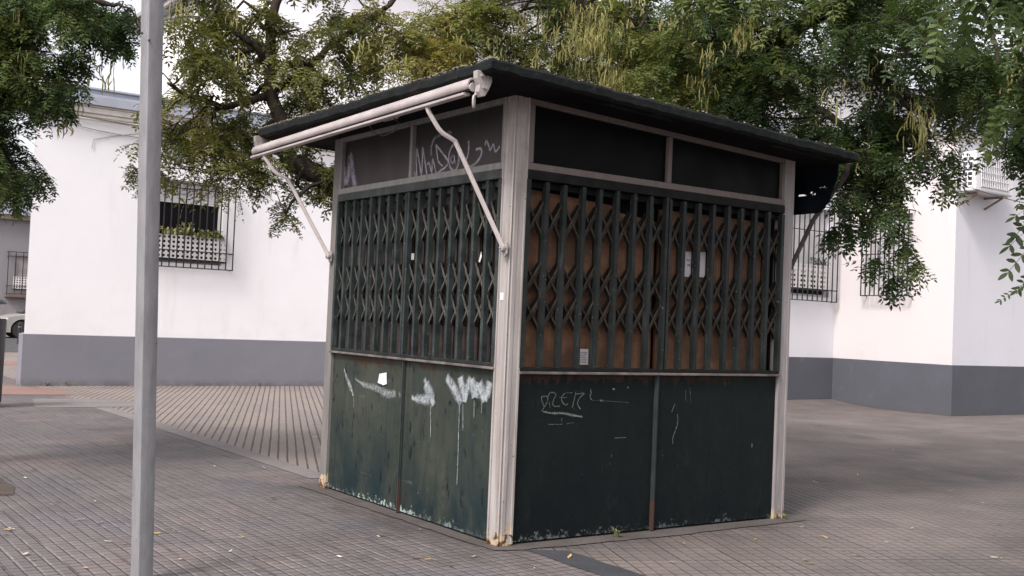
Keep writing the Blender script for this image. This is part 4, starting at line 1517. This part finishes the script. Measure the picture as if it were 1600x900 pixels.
# ------------------------------------------------------------------ parked car (glimpsed at far left)
def car():
    paint = NT('champagne_paint')
    paint.color(paint.mix(paint.ramp(paint.noise(3, 3), .3, .7), (.40, .39, .37), (.47, .46, .43))); paint.metal(.5); paint.rough(.32)
    P = paint.m
    X0, Y0 = 4.12, 39.4     # nose x, near side y
    e = empty('parked_car', (X0 + 2.1, Y0 + .85, 0))
    tag(e, 'champagne coloured parked car, only its front wheel and fender showing past the white corner', 'car')
    wx, wr = X0 + .88, .33
    wx2 = X0 + 3.4
    prof = []
    def arch(cx):
        return [(cx - .40, .22)] + [(cx + .40 * math.cos(math.radians(180 - a)), .33 + .40 * math.sin(math.radians(180 - a))) for a in range(0, 181, 15)] + [(cx + .40, .22)]
    prof = [(X0 + .03, .24)] + arch(wx) + arch(wx2) + [(X0 + 4.18, .26), (X0 + 4.2, .6), (X0 + 4.12, .92), (X0 + 3.9, 1.0), (X0 + 1.25, .98), (X0 + .7, .90), (X0 + .25, .78), (X0 + .02, .60)]
    m = MB()
    n = len(prof)
    rings = []
    for (y, ins) in ((0, .06), (.03, .0), (.12, 0), (1.58, 0), (1.67, 0), (1.7, .06)):
        rings.append([(x + (ins * .4 if x < X0 + 2 else -ins * .4), Y0 + y, z - (ins * .5 if z > .8 else 0)) for x, z in prof])
    vs = [p for r in rings for p in r]
    fs = []
    for r in range(len(rings) - 1):
        for k in range(n): fs.append((r * n + k, r * n + (k + 1) % n, (r + 1) * n + (k + 1) % n, (r + 1) * n + k))
    fs += [tuple(range(n)), tuple((len(rings) - 1) * n + k for k in range(n))]
    m.add(vs, fs)
    m.build('body', P, e, smooth=True)
    m = MB()
    cab = [(X0 + 1.15, .98), (X0 + 1.75, 1.42), (X0 + 2.2, 1.49), (X0 + 3.3, 1.46), (X0 + 3.85, 1.0)]
    vs = [(x, Y0 + .06 + (z - .98) * .3, z) for x, z in cab] + [(x, Y0 + 1.64 - (z - .98) * .3, z) for x, z in cab]
    m.add(vs, [(0, 1, 2, 3, 4), (9, 8, 7, 6, 5)] + [(i, i + 1, 5 + i + 1, 5 + i) for i in range(4)])
    m.build('cabin_glass', basic('car_glass', (.02, .022, .025), .1, bump=0), e, smooth=True)
    m = MB(); vs = [(x, Y0 + .05 + (z - .98) * .3, z + .012) for x, z in cab[1:4]] + [(x, Y0 + 1.65 - (z - .98) * .3, z + .012) for x, z in cab[1:4]]
    m.add(vs, [(0, 1, 4, 3), (1, 2, 5, 4)]); m.build('roof', P, e)
    # wing mirror / wiper base visible as the dark sliver
    m = MB(); m.box((X0 + .95, Y0 + .2, .965), (X0 + 1.3, Y0 + 1.5, 1.0)); m.build('cowl', M['iron'], e)
    m = MB(); m.box((X0 + 1.3, Y0 - .14, .98), (X0 + 1.45, Y0 + .02, 1.12)); m.build('mirror', P, e, bevel=.03)
    m = MB()
    for cx in (wx, wx2):
        m.box((cx - .38, Y0 + .25, .2), (cx + .38, Y0 + 1.45, .68))
    m.build('wheel_well', M['iron'], e)
    m = MB(); m.prism([(X0 + .02, .60), (X0 + .35, .66), (X0 + .42, .78), (X0 + .20, .77)], (1, 0, 0), (0, 0, 1), (0, Y0 - .004, 0), (0, .1, 0)); m.build('headlight', M['acwhite'], e)
    for cx in (wx, wx2):
        for yy, s in ((Y0 + .03, 1), (Y0 + 1.67, -1)):
            t = MB(); t.lathe([(.20, 0), (.30, 0), (.33, .04), (.33, .17), (.30, .20), (.2, .20)], (cx, yy if s > 0 else yy - .2, .33), 'y', 28)
            w = t.build('wheel', basic('tyre', (.02, .02, .02), .8) if 'tyre' not in bpy.data.materials else bpy.data.materials['tyre'], e, smooth=True)
            r = MB()
            yc = yy + .02 * s
            for k in range(7):
                a = 2 * math.pi * k / 7
                r.bar((cx, yc, .33), (cx + .2 * math.cos(a), yc, .33 + .2 * math.sin(a)), .05, .02, (0, 1, 0))
            r.lathe([(.19, -.01), (.205, -.01), (.205, .03), (.19, .03)], (cx, yc, .33), 'y', 24)
            r.lathe([(0, -.015), (.05, -.015), (.05, .02), (0, .02)], (cx, yc, .33), 'y', 12)
            r.build('rim', M['acwhite'], w)


car()

# bollard in front of the car
b = gnd(29.5, 538)
bo = empty('bollard', (b.x, b.y, 0)); tag(bo, 'slim black bollard on the kerb in front of the parked car', 'bollard')
m = MB(); m.lathe([(.075, 0), (.075, .04), (.06, .05), (.055, .62), (.07, .63), (.07, .66), (.055, .67), (.05, .72), (.0, .74)], (b.x, b.y, 0), 'z', 18)
m.build('shaft', M['iron'], bo, smooth=True)
m = MB(); m.lathe([(.0555, .56), (.0575, .56), (.0575, .59), (.0555, .59)], (b.x, b.y, 0), 'z', 18); m.build('band', M['steel'], bo, smooth=True)

# litter bin at the left frame edge
c = on_y(7, 560, 10.2)
bi = empty('litter_bin', (c.x - .24, 10.2, 0)); tag(bi, 'black litter bin with raised rounded hood cut by the left photo edge', 'bin')
m = MB()
N = 28
prof = [(.16, .0), (.20, .02), (.222, .08), (.235, 1.15), (.225, 1.165), (.215, 1.15), (.205, .9), (0, .9)]
m.lathe(prof, (c.x - .235, 10.2, .0), 'z', N); m.build('bin_body', M['iron'], bi, smooth=True)
m = MB(); m.lathe([(0, 1.44), (.12, 1.435), (.19, 1.41), (.225, 1.375), (.228, 1.36), (.2, 1.355), (0, 1.36)], (c.x - .235, 10.2, 0), 'z', N)
m.build('hood', basic('dark_blue_plastic', (.03, .04, .05), .4), bi, smooth=True)
m = MB()
for a in (100, 220, 300):
    x = c.x - .235 + .2 * math.cos(math.radians(a)); y = 10.2 + .2 * math.sin(math.radians(a))
    m.tube([(x, y, 1.1), (x, y, 1.37)], .012, 8)
m.build('hood_legs', M['iron'], bi, smooth=True)


# ------------------------------------------------------------------ fallen leaves
def leafmesh(mat):
    me = bpy.data.meshes.new('fallen_leaf')
    s = 1
    vs = [(-.5, 0, .0), (-.2, .16, .10), (.25, .14, .06), (.5, 0, .16), (.25, -.15, .02), (-.2, -.17, .04), (0, 0, .0)]
    fs = [(0, 1, 6), (1, 2, 6), (2, 3, 6), (3, 4, 6), (4, 5, 6), (5, 0, 6)]
    me.from_pydata([(x * .05, y * .05, z * .03 + .002) for x, y, z in vs], [], fs)
    me.materials.append(mat)
    return me


lm = [leafmesh(M['fallen']), leafmesh(M['palefall']), leafmesh(M['rustwood'])]
spots = [(90, 785), (148, 785), (117, 820), (168, 848), (193, 852), (246, 835), (275, 833), (316, 830), (360, 863), (395, 868), (400, 892), (420, 812), (376, 842), (282, 876), (650, 873), (656, 829), (615, 843), (596, 832), (591, 840),
         (595, 838), (890, 872), (910, 822), (1000, 835), (1253, 825), (1258, 877), (1288, 841), (1385, 849), (1418, 846), (1425, 827), (1455, 830), (1490, 766), (1485, 768), (1507, 802), (1553, 837), (1566, 868), (1534, 891), (1553, 873),
         (1428, 748), (1340, 743), (1381, 719), (1240, 758), (80, 790), (160, 722), (335, 730), (348, 712), (95, 726), (52, 737), (345, 706), (530, 872), (560, 850), (700, 880), (740, 872), (835, 890), (1050, 880), (1120, 865), (1180, 845), (1340, 870), (12, 830), (40, 868), (8, 838)]
for i in range(55):
    spots.append((random.uniform(10, 1590), random.uniform(640, 890)))
n = 0
for i, (px, py) in enumerate(spots):
    p = gnd(px, py)
    if -.15 < p.x < W + .1 and -.1 < p.y < L + .1: continue
    if p.y > 8 or (p.x > 2 and p.y > 7): continue
    o = bpy.data.objects.new('fallen_leaf', lm[[0, 1, 0, 1, 2][i % 5]])
    COL.objects.link(o)
    o.location = (p.x, p.y, .008); o.rotation_euler = (random.uniform(-.25, .25), random.uniform(-.25, .25), random.uniform(0, 6.28))
    s = random.uniform(.65, 1.35); o.scale = (s, s * random.uniform(.6, 1.1), s)
    tag(o, 'small dry fallen leaf lying on the paving', 'leaf', 'fallen leaves scattered on the paving')


# ------------------------------------------------------------------ trees
def leaf_template(pairs, Ln=1.0, ll=.27, lw=.105, curve=.18, seed=0, hexa=False):
    """pinnate leaf of unit length; returns verts (n,3), quads"""
    r = np.random.default_rng(seed)
    vs, fs = [], []
    def leaflet(base, ang, side, l, w):
        d = np.array([math.cos(ang), math.sin(ang) * side, r.uniform(-.35, .1)]); d /= np.linalg.norm(d)
        s = np.array([-d[1], d[0], r.uniform(-.35, .35)])
        k = len(vs)
        b = np.array(base)
        if hexa:
            for t, ww in ((0, .12), (.22, .8), (.55, 1.0), (.85, .55), (1, .08)):
                vs.append(b + d * l * t - s * w * .5 * ww - np.array([0, 0, .12 * l * t * t])); vs.append(b + d * l * t + s * w * .5 * ww - np.array([0, 0, .12 * l * t * t]))
            for q in range(4): fs.append((k + 2 * q, k + 2 * q + 1, k + 2 * q + 3, k + 2 * q + 2))
        else:
            vs.append(b); vs.append(b + d * l * .45 - s * w * .5); vs.append(b + d * l); vs.append(b + d * l * .45 + s * w * .5)
            fs.append((k, k + 1, k + 2, k + 3))
    pts = [(t, 0, -curve * t * t) for t in np.linspace(.16, .96, pairs)]
    for i, p in enumerate(pts):
        sc = 1 - .25 * abs(i / pairs - .45)
        for sd in (1, -1): leaflet(p, math.radians(r.uniform(55, 75)), sd, ll * sc * r.uniform(.85, 1.1), lw * sc)
    leaflet((1, 0, -curve), 0, 1, ll, lw)
    k = len(vs); w = .006
    ts = [0, .5, 1]
    for t in ts: vs.append(np.array([t, -w, -curve * t * t])); vs.append(np.array([t, w, -curve * t * t]))
    for q in range(2): fs.append((k + 2 * q, k + 2 * q + 1, k + 2 * q + 3, k + 2 * q + 2))
    return np.array(vs), np.array(fs)


TPL = [leaf_template(5, seed=1), leaf_template(6, seed=2, curve=.3), leaf_template(4, seed=3, curve=.1, ll=.30, lw=.12)]
TPLW = [leaf_template(4, seed=11, ll=.34, lw=.15), leaf_template(3, seed=12, curve=.3, ll=.40, lw=.17), leaf_template(5, seed=13, curve=.15, ll=.30, lw=.13)]
TPLH = [leaf_template(5, seed=5, hexa=True, ll=.25, lw=.11, curve=.25), leaf_template(6, seed=6, hexa=True, ll=.23, lw=.10, curve=.35)]


def leaves_mesh(name, inst, mat, parent, tpls):
    """inst: list of (pos, dir, up, scale, tint)"""
    groups = {}
    idx = rng.integers(0, len(tpls), len(inst))
    AV, AF, AT = [], [], []
    off = 0
    P = np.array([i[0] for i in inst]); D = np.array([i[1] for i in inst]); U = np.array([i[2] for i in inst])
    S = np.array([i[3] for i in inst]); T = np.array([i[4] for i in inst])
    D /= np.linalg.norm(D, axis=1)[:, None]
    Y = np.cross(U, D); Y /= np.linalg.norm(Y, axis=1)[:, None] + 1e-9
    Zv = np.cross(D, Y)
    for k, (tv, tf) in enumerate(tpls):
        sel = np.where(idx == k)[0]
        if not len(sel): continue
        v = P[sel][:, None, :] + S[sel][:, None, None] * (tv[None, :, 0:1] * D[sel][:, None, :] + tv[None, :, 1:2] * Y[sel][:, None, :] + tv[None, :, 2:3] * Zv[sel][:, None, :])
        f = tf[None] + (np.arange(len(sel)) * len(tv))[:, None, None] + off
        AV.append(v.reshape(-1, 3)); AF.append(f.reshape(-1, 4)); AT.append(np.repeat(T[sel], len(tv)))
        off += len(sel) * len(tv)
    Vv = np.concatenate(AV); Ff = np.concatenate(AF); Tt = np.concatenate(AT)
    Tt = np.clip(Tt + rng.normal(0, .03, len(Tt)), 0, 1)
    pl = np.array(parent.location)
    me = bpy.data.meshes.new(name)
    me.vertices.add(len(Vv)); me.vertices.foreach_set('co', (Vv - pl).ravel())
    me.loops.add(len(Ff) * 4); me.loops.foreach_set('vertex_index', Ff.ravel())
    me.polygons.add(len(Ff)); me.polygons.foreach_set('loop_start', np.arange(len(Ff)) * 4)
    me.update(calc_edges=True)
    ca = me.color_attributes.new('tint', 'FLOAT_COLOR', 'POINT')
    c4 = np.ones((len(Vv), 4)); c4[:, 0] = Tt; c4[:, 1] = Tt; c4[:, 2] = Tt
    ca.data.foreach_set('color', c4.ravel())
    me.materials.append(mat)
    o = bpy.data.objects.new(name, me); COL.objects.link(o); o.parent = parent
    return o


def rnd_unit():
    v = V((random.gauss(0, 1), random.gauss(0, 1), random.gauss(0, 1)))
    return v.normalized()


class Tree:
    def __init__(s, name, base, label, cat='tree'):
        s.e = empty(name, (base[0], base[1], 0)); tag(s.e, label, cat)
        s.tr = MB(); s.tw = MB(); s.pods = MB()
        s.nodes = []; s.inst = []

    def limb(s, pts, r0, r1, wig=.03):
        pts = [V(p) for p in pts]
        Q = []
        for i in range(len(pts) - 1):
            p0 = pts[max(i - 1, 0)]; p1 = pts[i]; p2 = pts[i + 1]; p3 = pts[min(i + 2, len(pts) - 1)]
            for k in range(5):
                t = k / 5
                q = .5 * ((2 * p1) + (p2 - p0) * t + (2 * p0 - 5 * p1 + 4 * p2 - p3) * t * t + (3 * p1 - p0 - 3 * p2 + p3) * t ** 3)
                if i or k: q += rnd_unit() * wig * .5
                Q.append(q)
        Q.append(pts[-1])
        n = len(Q)
        rs = [r0 + (r1 - r0) * (i / (n - 1)) ** .8 for i in range(n)]
        rs = [a * random.uniform(.93, 1.07) for a in rs]
        s.tr.tube(Q, rs, 10)
        for q, r in zip(Q[2:], rs[2:]): s.nodes.append((q, r))

    def cluster(s, c, r, ntw, leaf=.20, tint=(.2, .6), droop=.5, nl=13, branch=True, flat=.75, pend=0, hexa=False):
        c = V(c)
        if branch and s.nodes:
            q, rr = min(s.nodes, key=lambda n: (n[0] - c).length + (.6 if n[0].z > c.z + .4 else 0))
            mid = q.lerp(c, .5) + V((0, 0, .10 * (c - q).length)) + rnd_unit() * .12
            a = q.lerp(mid, .5) + rnd_unit() * .05; b = mid.lerp(c, .5) + rnd_unit() * .06
            r0 = min(.035, rr * .6)
            s.tr.tube([q, a, mid, b, c], [r0, r0 * .8, r0 * .6, r0 * .45, .006], 6, cap=False)
        tc = random.uniform(*tint)
        for i in range(ntw):
            d = rnd_unit(); d.z = d.z * flat - pend
            d.normalize()
            st = c + rnd_unit() * r * .25
            l = r * random.uniform(.7, 1.35)
            k = 5
            pts = [st + d * l * (j / k) + V((0, 0, -droop * l * (j / k) ** 2)) for j in range(k + 1)]
            s.tw.tube(pts, [.005, .0045, .004, .0035, .003, .002], 3, cap=False)
            tt = tc + random.gauss(0, .09)
            for j in range(nl):
                t = .12 + .9 * j / nl + random.uniform(-.03, .03)
                p = st + d * l * t + V((0, 0, -droop * l * t * t))
                tan = (d + V((0, 0, -2 * droop * t))).normalized()
                sd = tan.cross(V((0, 0, 1)))
                if sd.length < .1: sd = V((1, 0, 0))
                sd.normalize()
                sd = sd * (1 if j % 2 else -1)
                ld = tan * .55 + sd * .75 + rnd_unit() * .45 + V((0, 0, -.30 - pend))
                up = V((0, 0, 1)) + rnd_unit() * .45
                s.inst.append((tuple(p), tuple(ld), tuple(up), leaf * random.uniform(.7, 1.2), min(1, max(0, tt + random.gauss(0, .06)))))

    def podbunch(s, c, n, length, spread=.07, r=.0055):
        c = V(c)
        top = c + V((0, 0, .06))
        s.tw.tube([top + V((0, 0, .12)), top, c + V((0, 0, -length))], [.004, .003, .002], 3, cap=False)
        for i in range(n):
            p = c + V((random.gauss(0, spread), random.gauss(0, spread), -random.random() * length))
            l = random.uniform(.05, .17)
            a = random.uniform(0, 6.28); bend = random.uniform(-.06, .06)
            d = V((math.cos(a), math.sin(a), 0))
            K = 5
            pts = [p + d * (bend * math.sin(t / K * 2.6) + .01 * t / K) + V((0, 0, -l * t / K)) for t in range(K + 1)]
            rr = r * random.uniform(.8, 1.3)
            s.pods.tube(pts, [rr * .4, rr * 1.0, rr * .75, rr * 1.05, rr * .7, rr * .2], 4, cap=False)

    def finish(s, leafmat, podmat=None, tpls=TPL):
        s.tr.build('trunk', M['bark'], s.e, smooth=True, fix=False)
        tag(s.tw.build('twigs', M['bark'], s.e, fix=False), kind='stuff')
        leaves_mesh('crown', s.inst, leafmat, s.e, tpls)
        if s.pods.v: tag(s.pods.build('seed_pods', podmat, s.e, smooth=True, fix=False), kind='stuff')


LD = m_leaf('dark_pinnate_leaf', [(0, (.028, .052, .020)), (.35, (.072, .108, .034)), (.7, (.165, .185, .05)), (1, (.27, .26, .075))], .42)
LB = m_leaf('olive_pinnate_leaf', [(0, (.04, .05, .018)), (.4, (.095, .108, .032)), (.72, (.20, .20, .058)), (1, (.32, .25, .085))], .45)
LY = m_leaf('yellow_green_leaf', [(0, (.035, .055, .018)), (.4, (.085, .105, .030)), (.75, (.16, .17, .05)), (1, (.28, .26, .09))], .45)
PODG = basic('yellow_green_pods', (.30, .28, .095), .5, var=.35, vs=8, bump=0)
PODB = basic('brown_pods', (.10, .085, .05), .6, var=.35, vs=8, bump=0)


def scatter(tree, rects, seed=0):
    """rects: (px0, px1, py0, py1, dep0, dep1, count, radius, twigs, tint, leaf)"""
    for (a, b, c, d, d0, d1, n, r, tw, tint, lf) in rects:
        for i in range(max(2, round(n * (DENS if d > 0 else DENS * .55)))):
            p = at(random.uniform(a, b), random.uniform(c, d), random.uniform(d0, d1))
            tree.cluster(p, r * random.uniform(.8, 1.2), tw, leaf=lf, tint=tint)


DENS = .50
# --- tree behind the kiosk, leaning left (olive, open crown)
TBs = gnd(590, 700); bb = at(600, 560, 11.3)
t1 = Tree('pagoda_tree', (bb.x, bb.y), 'open olive crowned tree whose limb leans out left behind the kiosk roof')
root = V((bb.x, bb.y, 0))
t1.limb([root, root + V((.03, 0, .8)), at(585, 380, 11.3), at(560, 325, 11.2)], .17, .13)
t1.limb([at(560, 325, 11.2), at(525, 296, 11.1), at(488, 268, 11.0), at(455, 252, 11.0), at(447, 228, 11.0), at(441, 190, 11.0), at(425, 150, 11.0), at(421, 108, 11.0), at(423, 60, 11.1), at(432, 5, 11.3), at(450, -60, 11.5), at(460, -160, 11.6)], .12, .035, .02)
t1.limb([at(421, 150, 11), at(385, 158, 10.8), at(345, 165, 10.6), at(300, 150, 10.5), at(262, 130, 10.4)], .045, .015)
t1.limb([at(430, 138, 11), at(465, 118, 11.1), at(510, 78, 11.3), at(560, 40, 11.5), at(610, 5, 11.7), at(650, -40, 12)], .05, .018)
t1.limb([at(421, 108, 11), at(395, 70, 10.8), at(360, 40, 10.7), at(330, -10, 10.6), at(300, -70, 10.6)], .04, .015)
t1.limb([at(455, 252, 11), at(430, 236, 10.8), at(400, 250, 10.7), at(370, 265, 10.6)], .03, .012)
t1.limb([at(585, 380, 11.3), at(640, 250, 11.6), at(700, 120, 11.9), at(740, 10, 12.1), at(770, -80, 12.3)], .12, .03)
t1.limb([at(700, 120, 11.9), at(715, 60, 12), at(725, 0, 12.2)], .04, .015)
scatter(t1, [
    (262, 400, 130, 250, 10.2, 11.4, 20, .30, 6, (.30, .85), .15),
    (262, 330, 20, 130, 10.0, 11.4, 10, .30, 8, (.25, .8), .15),
    (330, 560, 0, 110, 10.4, 12.0, 28, .33, 7, (.25, .7), .16),
    (340, 440, 170, 262, 10.2, 11.2, 12, .27, 6, (.25, .65), .15),
    (225, 270, 140, 240, 10.2, 11.0, 5, .22, 7, (.3, .7), .14),
    (440, 560, 130, 215, 10.8, 12.0, 14, .28, 8, (.15, .55), .16),
    (470, 550, 235, 290, 10.6, 11.4, 7, .20, 6, (.2, .5), .14),
    (560, 720, 20, 110, 11.2, 13.0, 30, .34, 9, (.5, .9), .17),
    (250, 560, -170, -20, 10.0, 12.5, 22, .5, 10, (.3, .7), .2)])
for (px, py, r) in ((250, 262, .16), (225, 277, .10), (300, 272, .22), (335, 285, .20), (372, 290, .17), (405, 285, .12), (345, 262, .2), (430, 268, .16), (446, 338, .13), (440, 322, .08), (470, 296, .12), (500, 310, .10), (225, 220, .2), (212, 265, .08)):
    t1.cluster(at(px, py, 10.6 + random.uniform(-.2, .3)), r, 6, leaf=.12, tint=(.25, .7), nl=6)
for i in range(16):
    t1.podbunch(at(random.uniform(240, 720), random.uniform(-20, 90), random.uniform(10.4, 12)), 14, .25)

# --- big tree behind the kiosk on the right (dark, dense, many pods)
bb = at(1090, 560, 11.8)
t2 = Tree('pagoda_tree', (bb.x, bb.y), 'dense dark green tree with drooping pod clusters, spreading right behind the kiosk')
root = V((bb.x, bb.y, 0))
t2.limb([root, root + V((0, 0, .9)), at(1085, 380, 11.7), at(1095, 200, 11.6)], .20, .15)
t2.limb([at(1095, 200, 11.6), at(1080, 90, 11.6), at(1060, -20, 11.5), at(1050, -120, 11.5)], .13, .05)
t2.limb([at(1095, 200, 11.6), at(1180, 90, 11.0), at(1290, 20, 10.2), at(1400, -20, 9.4), at(1500, -60, 8.6)], .11, .03)
t2.limb([at(1290, 20, 10.2), at(1350, 90, 9.6), at(1400, 150, 9.2), at(1450, 180, 9.0)], .05, .015)
t2.limb([at(1180, 90, 11), at(1250, 150, 10.2), at(1320, 200, 9.6), at(1350, 270, 9.2), at(1372, 330, 9.0)], .05, .012)
t2.limb([at(1080, 90, 11.6), at(1000, 40, 11.8), at(920, 10, 12.2), at(850, -30, 12.5)], .08, .025)
t2.limb([at(1500, -60, 8.6), at(1540, 20, 8.2), at(1560, 100, 8.0)], .03, .012)
scatter(t2, [
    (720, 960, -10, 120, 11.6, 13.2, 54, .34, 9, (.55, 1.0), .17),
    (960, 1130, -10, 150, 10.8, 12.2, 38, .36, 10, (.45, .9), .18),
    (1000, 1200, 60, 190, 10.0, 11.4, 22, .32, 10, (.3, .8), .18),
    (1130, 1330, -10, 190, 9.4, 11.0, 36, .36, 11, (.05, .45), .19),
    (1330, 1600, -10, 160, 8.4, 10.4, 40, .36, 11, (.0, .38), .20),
    (1240, 1345, 185, 232, 9.3, 10.2, 10, .22, 9, (.05, .4), .18),
    (1310, 1420, 175, 270, 8.8, 9.7, 16, .24, 9, (.0, .35), .19),
    (700, 1700, -260, -30, 8.0, 12.6, 60, .6, 12, (.2, .6), .24)])
for (px, py, r) in ((1345, 290, .20), (1370, 292, .16), (1395, 280, .15), (1318, 345, .07), (1303, 356, .05), (1348, 335, .07), (1335, 305, .10), (1390, 325, .09), (1410, 355, .07), (1418, 385, .05), (1436, 408, .04), (1425, 255, .16),
                    (1455, 240, .12), (1470, 272, .09), (1490, 235, .09), (1330, 262, .12), (1312, 300, .07), (1372, 404, .03), (1398, 432, .03)):
    t2.cluster(at(px, py, 8.9 + random.uniform(-.15, .2)), r, 5, leaf=.19, tint=(.0, .35), nl=5, pend=.25)
for (x0, x1, y0, y1, n, k) in ((905, 960, 0, 60, 14, 26), (1065, 1110, 30, 110, 7, 26), (1140, 1180, -5, 50, 9, 34), (950, 1010, 60, 120, 12, 20), (990, 1060, 40, 130, 8, 16), (1100, 1250, 60, 180, 12, 9), (1140, 1165, 80, 150, 4, 16),
                                (1420, 1445, 150, 200, 4, 22), (1585, 1598, 40, 120, 4, 26), (880, 1100, -10, 120, 30, 10), (1250, 1420, 40, 260, 14, 3), (740, 900, 0, 90, 18, 9), (1205, 1300, 130, 220, 8, 6)):
    for i in range(n):
        px, py = random.uniform(x0, x1), random.uniform(y0, y1)
        dep = 9.0 if px > 1300 else (10.2 if px > 1090 else 11.0)
        t2.podbunch(at(px, py, dep + random.uniform(-.3, .3)), k, random.uniform(.1, .3), .05)

# --- tree at the left edge
bb = at(-190, 640, 8.8)
t3 = Tree('pagoda_tree', (bb.x, bb.y), 'dark green tree reaching in from the left photo edge in front of the white house')
root = V((bb.x, bb.y, 0))
t3.limb([root, root + V((0, 0, 1)), at(-180, 200, 8.8), at(-170, 60, 8.8), at(-150, -120, 8.8)], .18, .07)
t3.limb([at(-170, 60, 8.8), at(-90, 60, 8.8), at(-10, 70, 8.9), at(40, 95, 9.0), at(80, 120, 9.0)], .06, .012)
t3.limb([at(-150, -60, 8.8), at(-30, -70, 8.8), at(70, -30, 8.8), at(150, 0, 8.8), at(190, 10, 8.8)], .06, .012)
t3.limb([at(-180, 200, 8.8), at(-90, 190, 9.2), at(-10, 200, 9.5), at(10, 260, 9.6)], .06, .02)
scatter(t3, [
    (-60, 45, -20, 150, 8.4, 9.8, 34, .30, 11, (.1, .65), .17),
    (0, 105, 60, 140, 8.4, 9.4, 14, .22, 9, (.1, .6), .16),
    (-80, 26, 150, 285, 9.0, 10.6, 34, .26, 11, (.0, .4), .17),
    (60, 130, -20, 20, 8.4, 9.2, 10, .22, 9, (.0, .35), .16),
    (-200, 120, -260, -40, 8.0, 10.5, 22, .5, 12, (.2, .6), .22),
    (-260, -60, -20, 280, 8.0, 10.5, 20, .45, 12, (.1, .5), .2)])
for (px, py, r) in ((110, 100, .16), (120, 80, .12), (105, 130, .12), (90, 150, .09), (65, 150, .12), (150, 25, .14), (175, 45, .10), (195, 35, .14), (160, 10, .16), (205, 15, .12), (130, 35, .12), (190, 60, .07), (20, 290, .12), (10, 300, .10), (40, 275, .08)):
    t3.cluster(at(px, py, 8.8 + random.uniform(-.15, .2)), r, 9, leaf=.15, tint=(.0, .4), nl=6, pend=.15)
for i in range(4):
    t3.podbunch(at(random.uniform(0, 40), random.uniform(0, 110), random.uniform(8.4, 9)), 8, .15, .03)
m = MB()
for (px, py) in ((176, 95), (172, 110), (177, 120), (152, 75), (166, 70), (188, 75), (190, 82), (160, 100), (140, 120), (75, 183), (92, 188), (97, 193), (106, 192), (128, 160), (158, 115)):
    t3.podbunch(at(px, py, 8.8), 2, .03, .008, .006)
del m

# --- near branch at the right edge (tree standing right of the frame)
bb = at(1900, 700, 5.2)
t4 = Tree('pagoda_tree', (bb.x, bb.y), 'nearest tree, dark leafy sprays hanging in at the right photo edge')
root = V((bb.x, bb.y, 0))
t4.limb([root, root + V((0, 0, 1.3)), at(1890, 60, 5.2), at(1850, -200, 5.2)], .15, .08)
t4.limb([at(1890, 60, 5.2), at(1800, 10, 5.2), at(1720, 60, 5.1), at(1660, 150, 5.0)], .05, .015)
t4.limb([at(1720, 60, 5.1), at(1700, 200, 4.9), at(1660, 330, 4.8)], .02, .008)
scatter(t4, [(1645, 1760, 0, 260, 4.8, 6.4, 26, .16, 9, (.05, .4), .16), (1590, 1620, 150, 230, 5.6, 6.6, 5, .07, 6, (.05, .35), .12), (1650, 2000, -300, 100, 4.2, 6.5, 30, .35, 12, (.1, .5), .22)])
for (tipx, tipy, bx, by) in ((1558, 415, 1640, 360), (1563, 378, 1640, 335), (1570, 360, 1650, 300), (1578, 445, 1640, 405), (1556, 462, 1600, 448), (1590, 440, 1640, 436), (1575, 330, 1650, 300)):
    a_, b_ = at(bx, by, 4.75), at(tipx, tipy, 4.75)
    t4.inst.append((tuple(a_), tuple(b_ - a_), (random.uniform(-.3, .3) - .4, -.6, 1), (b_ - a_).length * .85, random.uniform(.05, .3)))

t1.finish(LB, PODG, TPLW)
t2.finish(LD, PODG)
t3.finish(LD, PODG)
t4.finish(LD, PODG, TPLH)

# ------------------------------------------------------------------ light
EL, AZ = math.radians(48), math.radians(-112)   # sun stands to the left of the kiosk and a little in front
w = bpy.data.worlds.new('World'); SC.world = w; w.use_nodes = True
nt = w.node_tree
bg = nt.nodes['Background']
sky = nt.nodes.new('ShaderNodeTexSky'); sky.sky_type = 'NISHITA'; sky.sun_disc = False
sky.sun_elevation = EL; sky.sun_rotation = AZ
sky.dust_density = 3; sky.air_density = 1; sky.ozone_density = 1
hs = nt.nodes.new('ShaderNodeHueSaturation'); hs.inputs['Saturation'].default_value = .22; hs.inputs['Value'].default_value = 1.0
mx = nt.nodes.new('ShaderNodeMix'); mx.data_type = 'RGBA'; mx.blend_type = 'MULTIPLY'; mx.inputs[0].default_value = 1
mx.inputs[7].default_value = (1.0, .965, .985, 1)
nt.links.new(sky.outputs[0], hs.inputs['Color']); nt.links.new(hs.outputs[0], mx.inputs[6]); nt.links.new(mx.outputs[2], bg.inputs[0])
bg.inputs[1].default_value = .14
sl = bpy.data.lights.new('sun', 'SUN'); sl.energy = 1.5; sl.angle = math.radians(14); sl.color = (1, .95, .92)
so = bpy.data.objects.new('sun', sl); COL.objects.link(so)
sd = V((math.sin(AZ) * math.cos(EL), math.cos(AZ) * math.cos(EL), math.sin(EL)))
so.rotation_euler = sd.to_track_quat('Z', 'Y').to_euler()
so.location = (-10, -6, 12)

SC.view_settings.view_transform = 'Standard'
SC.view_settings.look = 'None'
SC.view_settings.exposure = 1.0
SC.view_settings.gamma = 1
SC.view_settings.use_curve_mapping = False
SC.cycles.max_bounces = 6
SC.cycles.transparent_max_bounces = 12
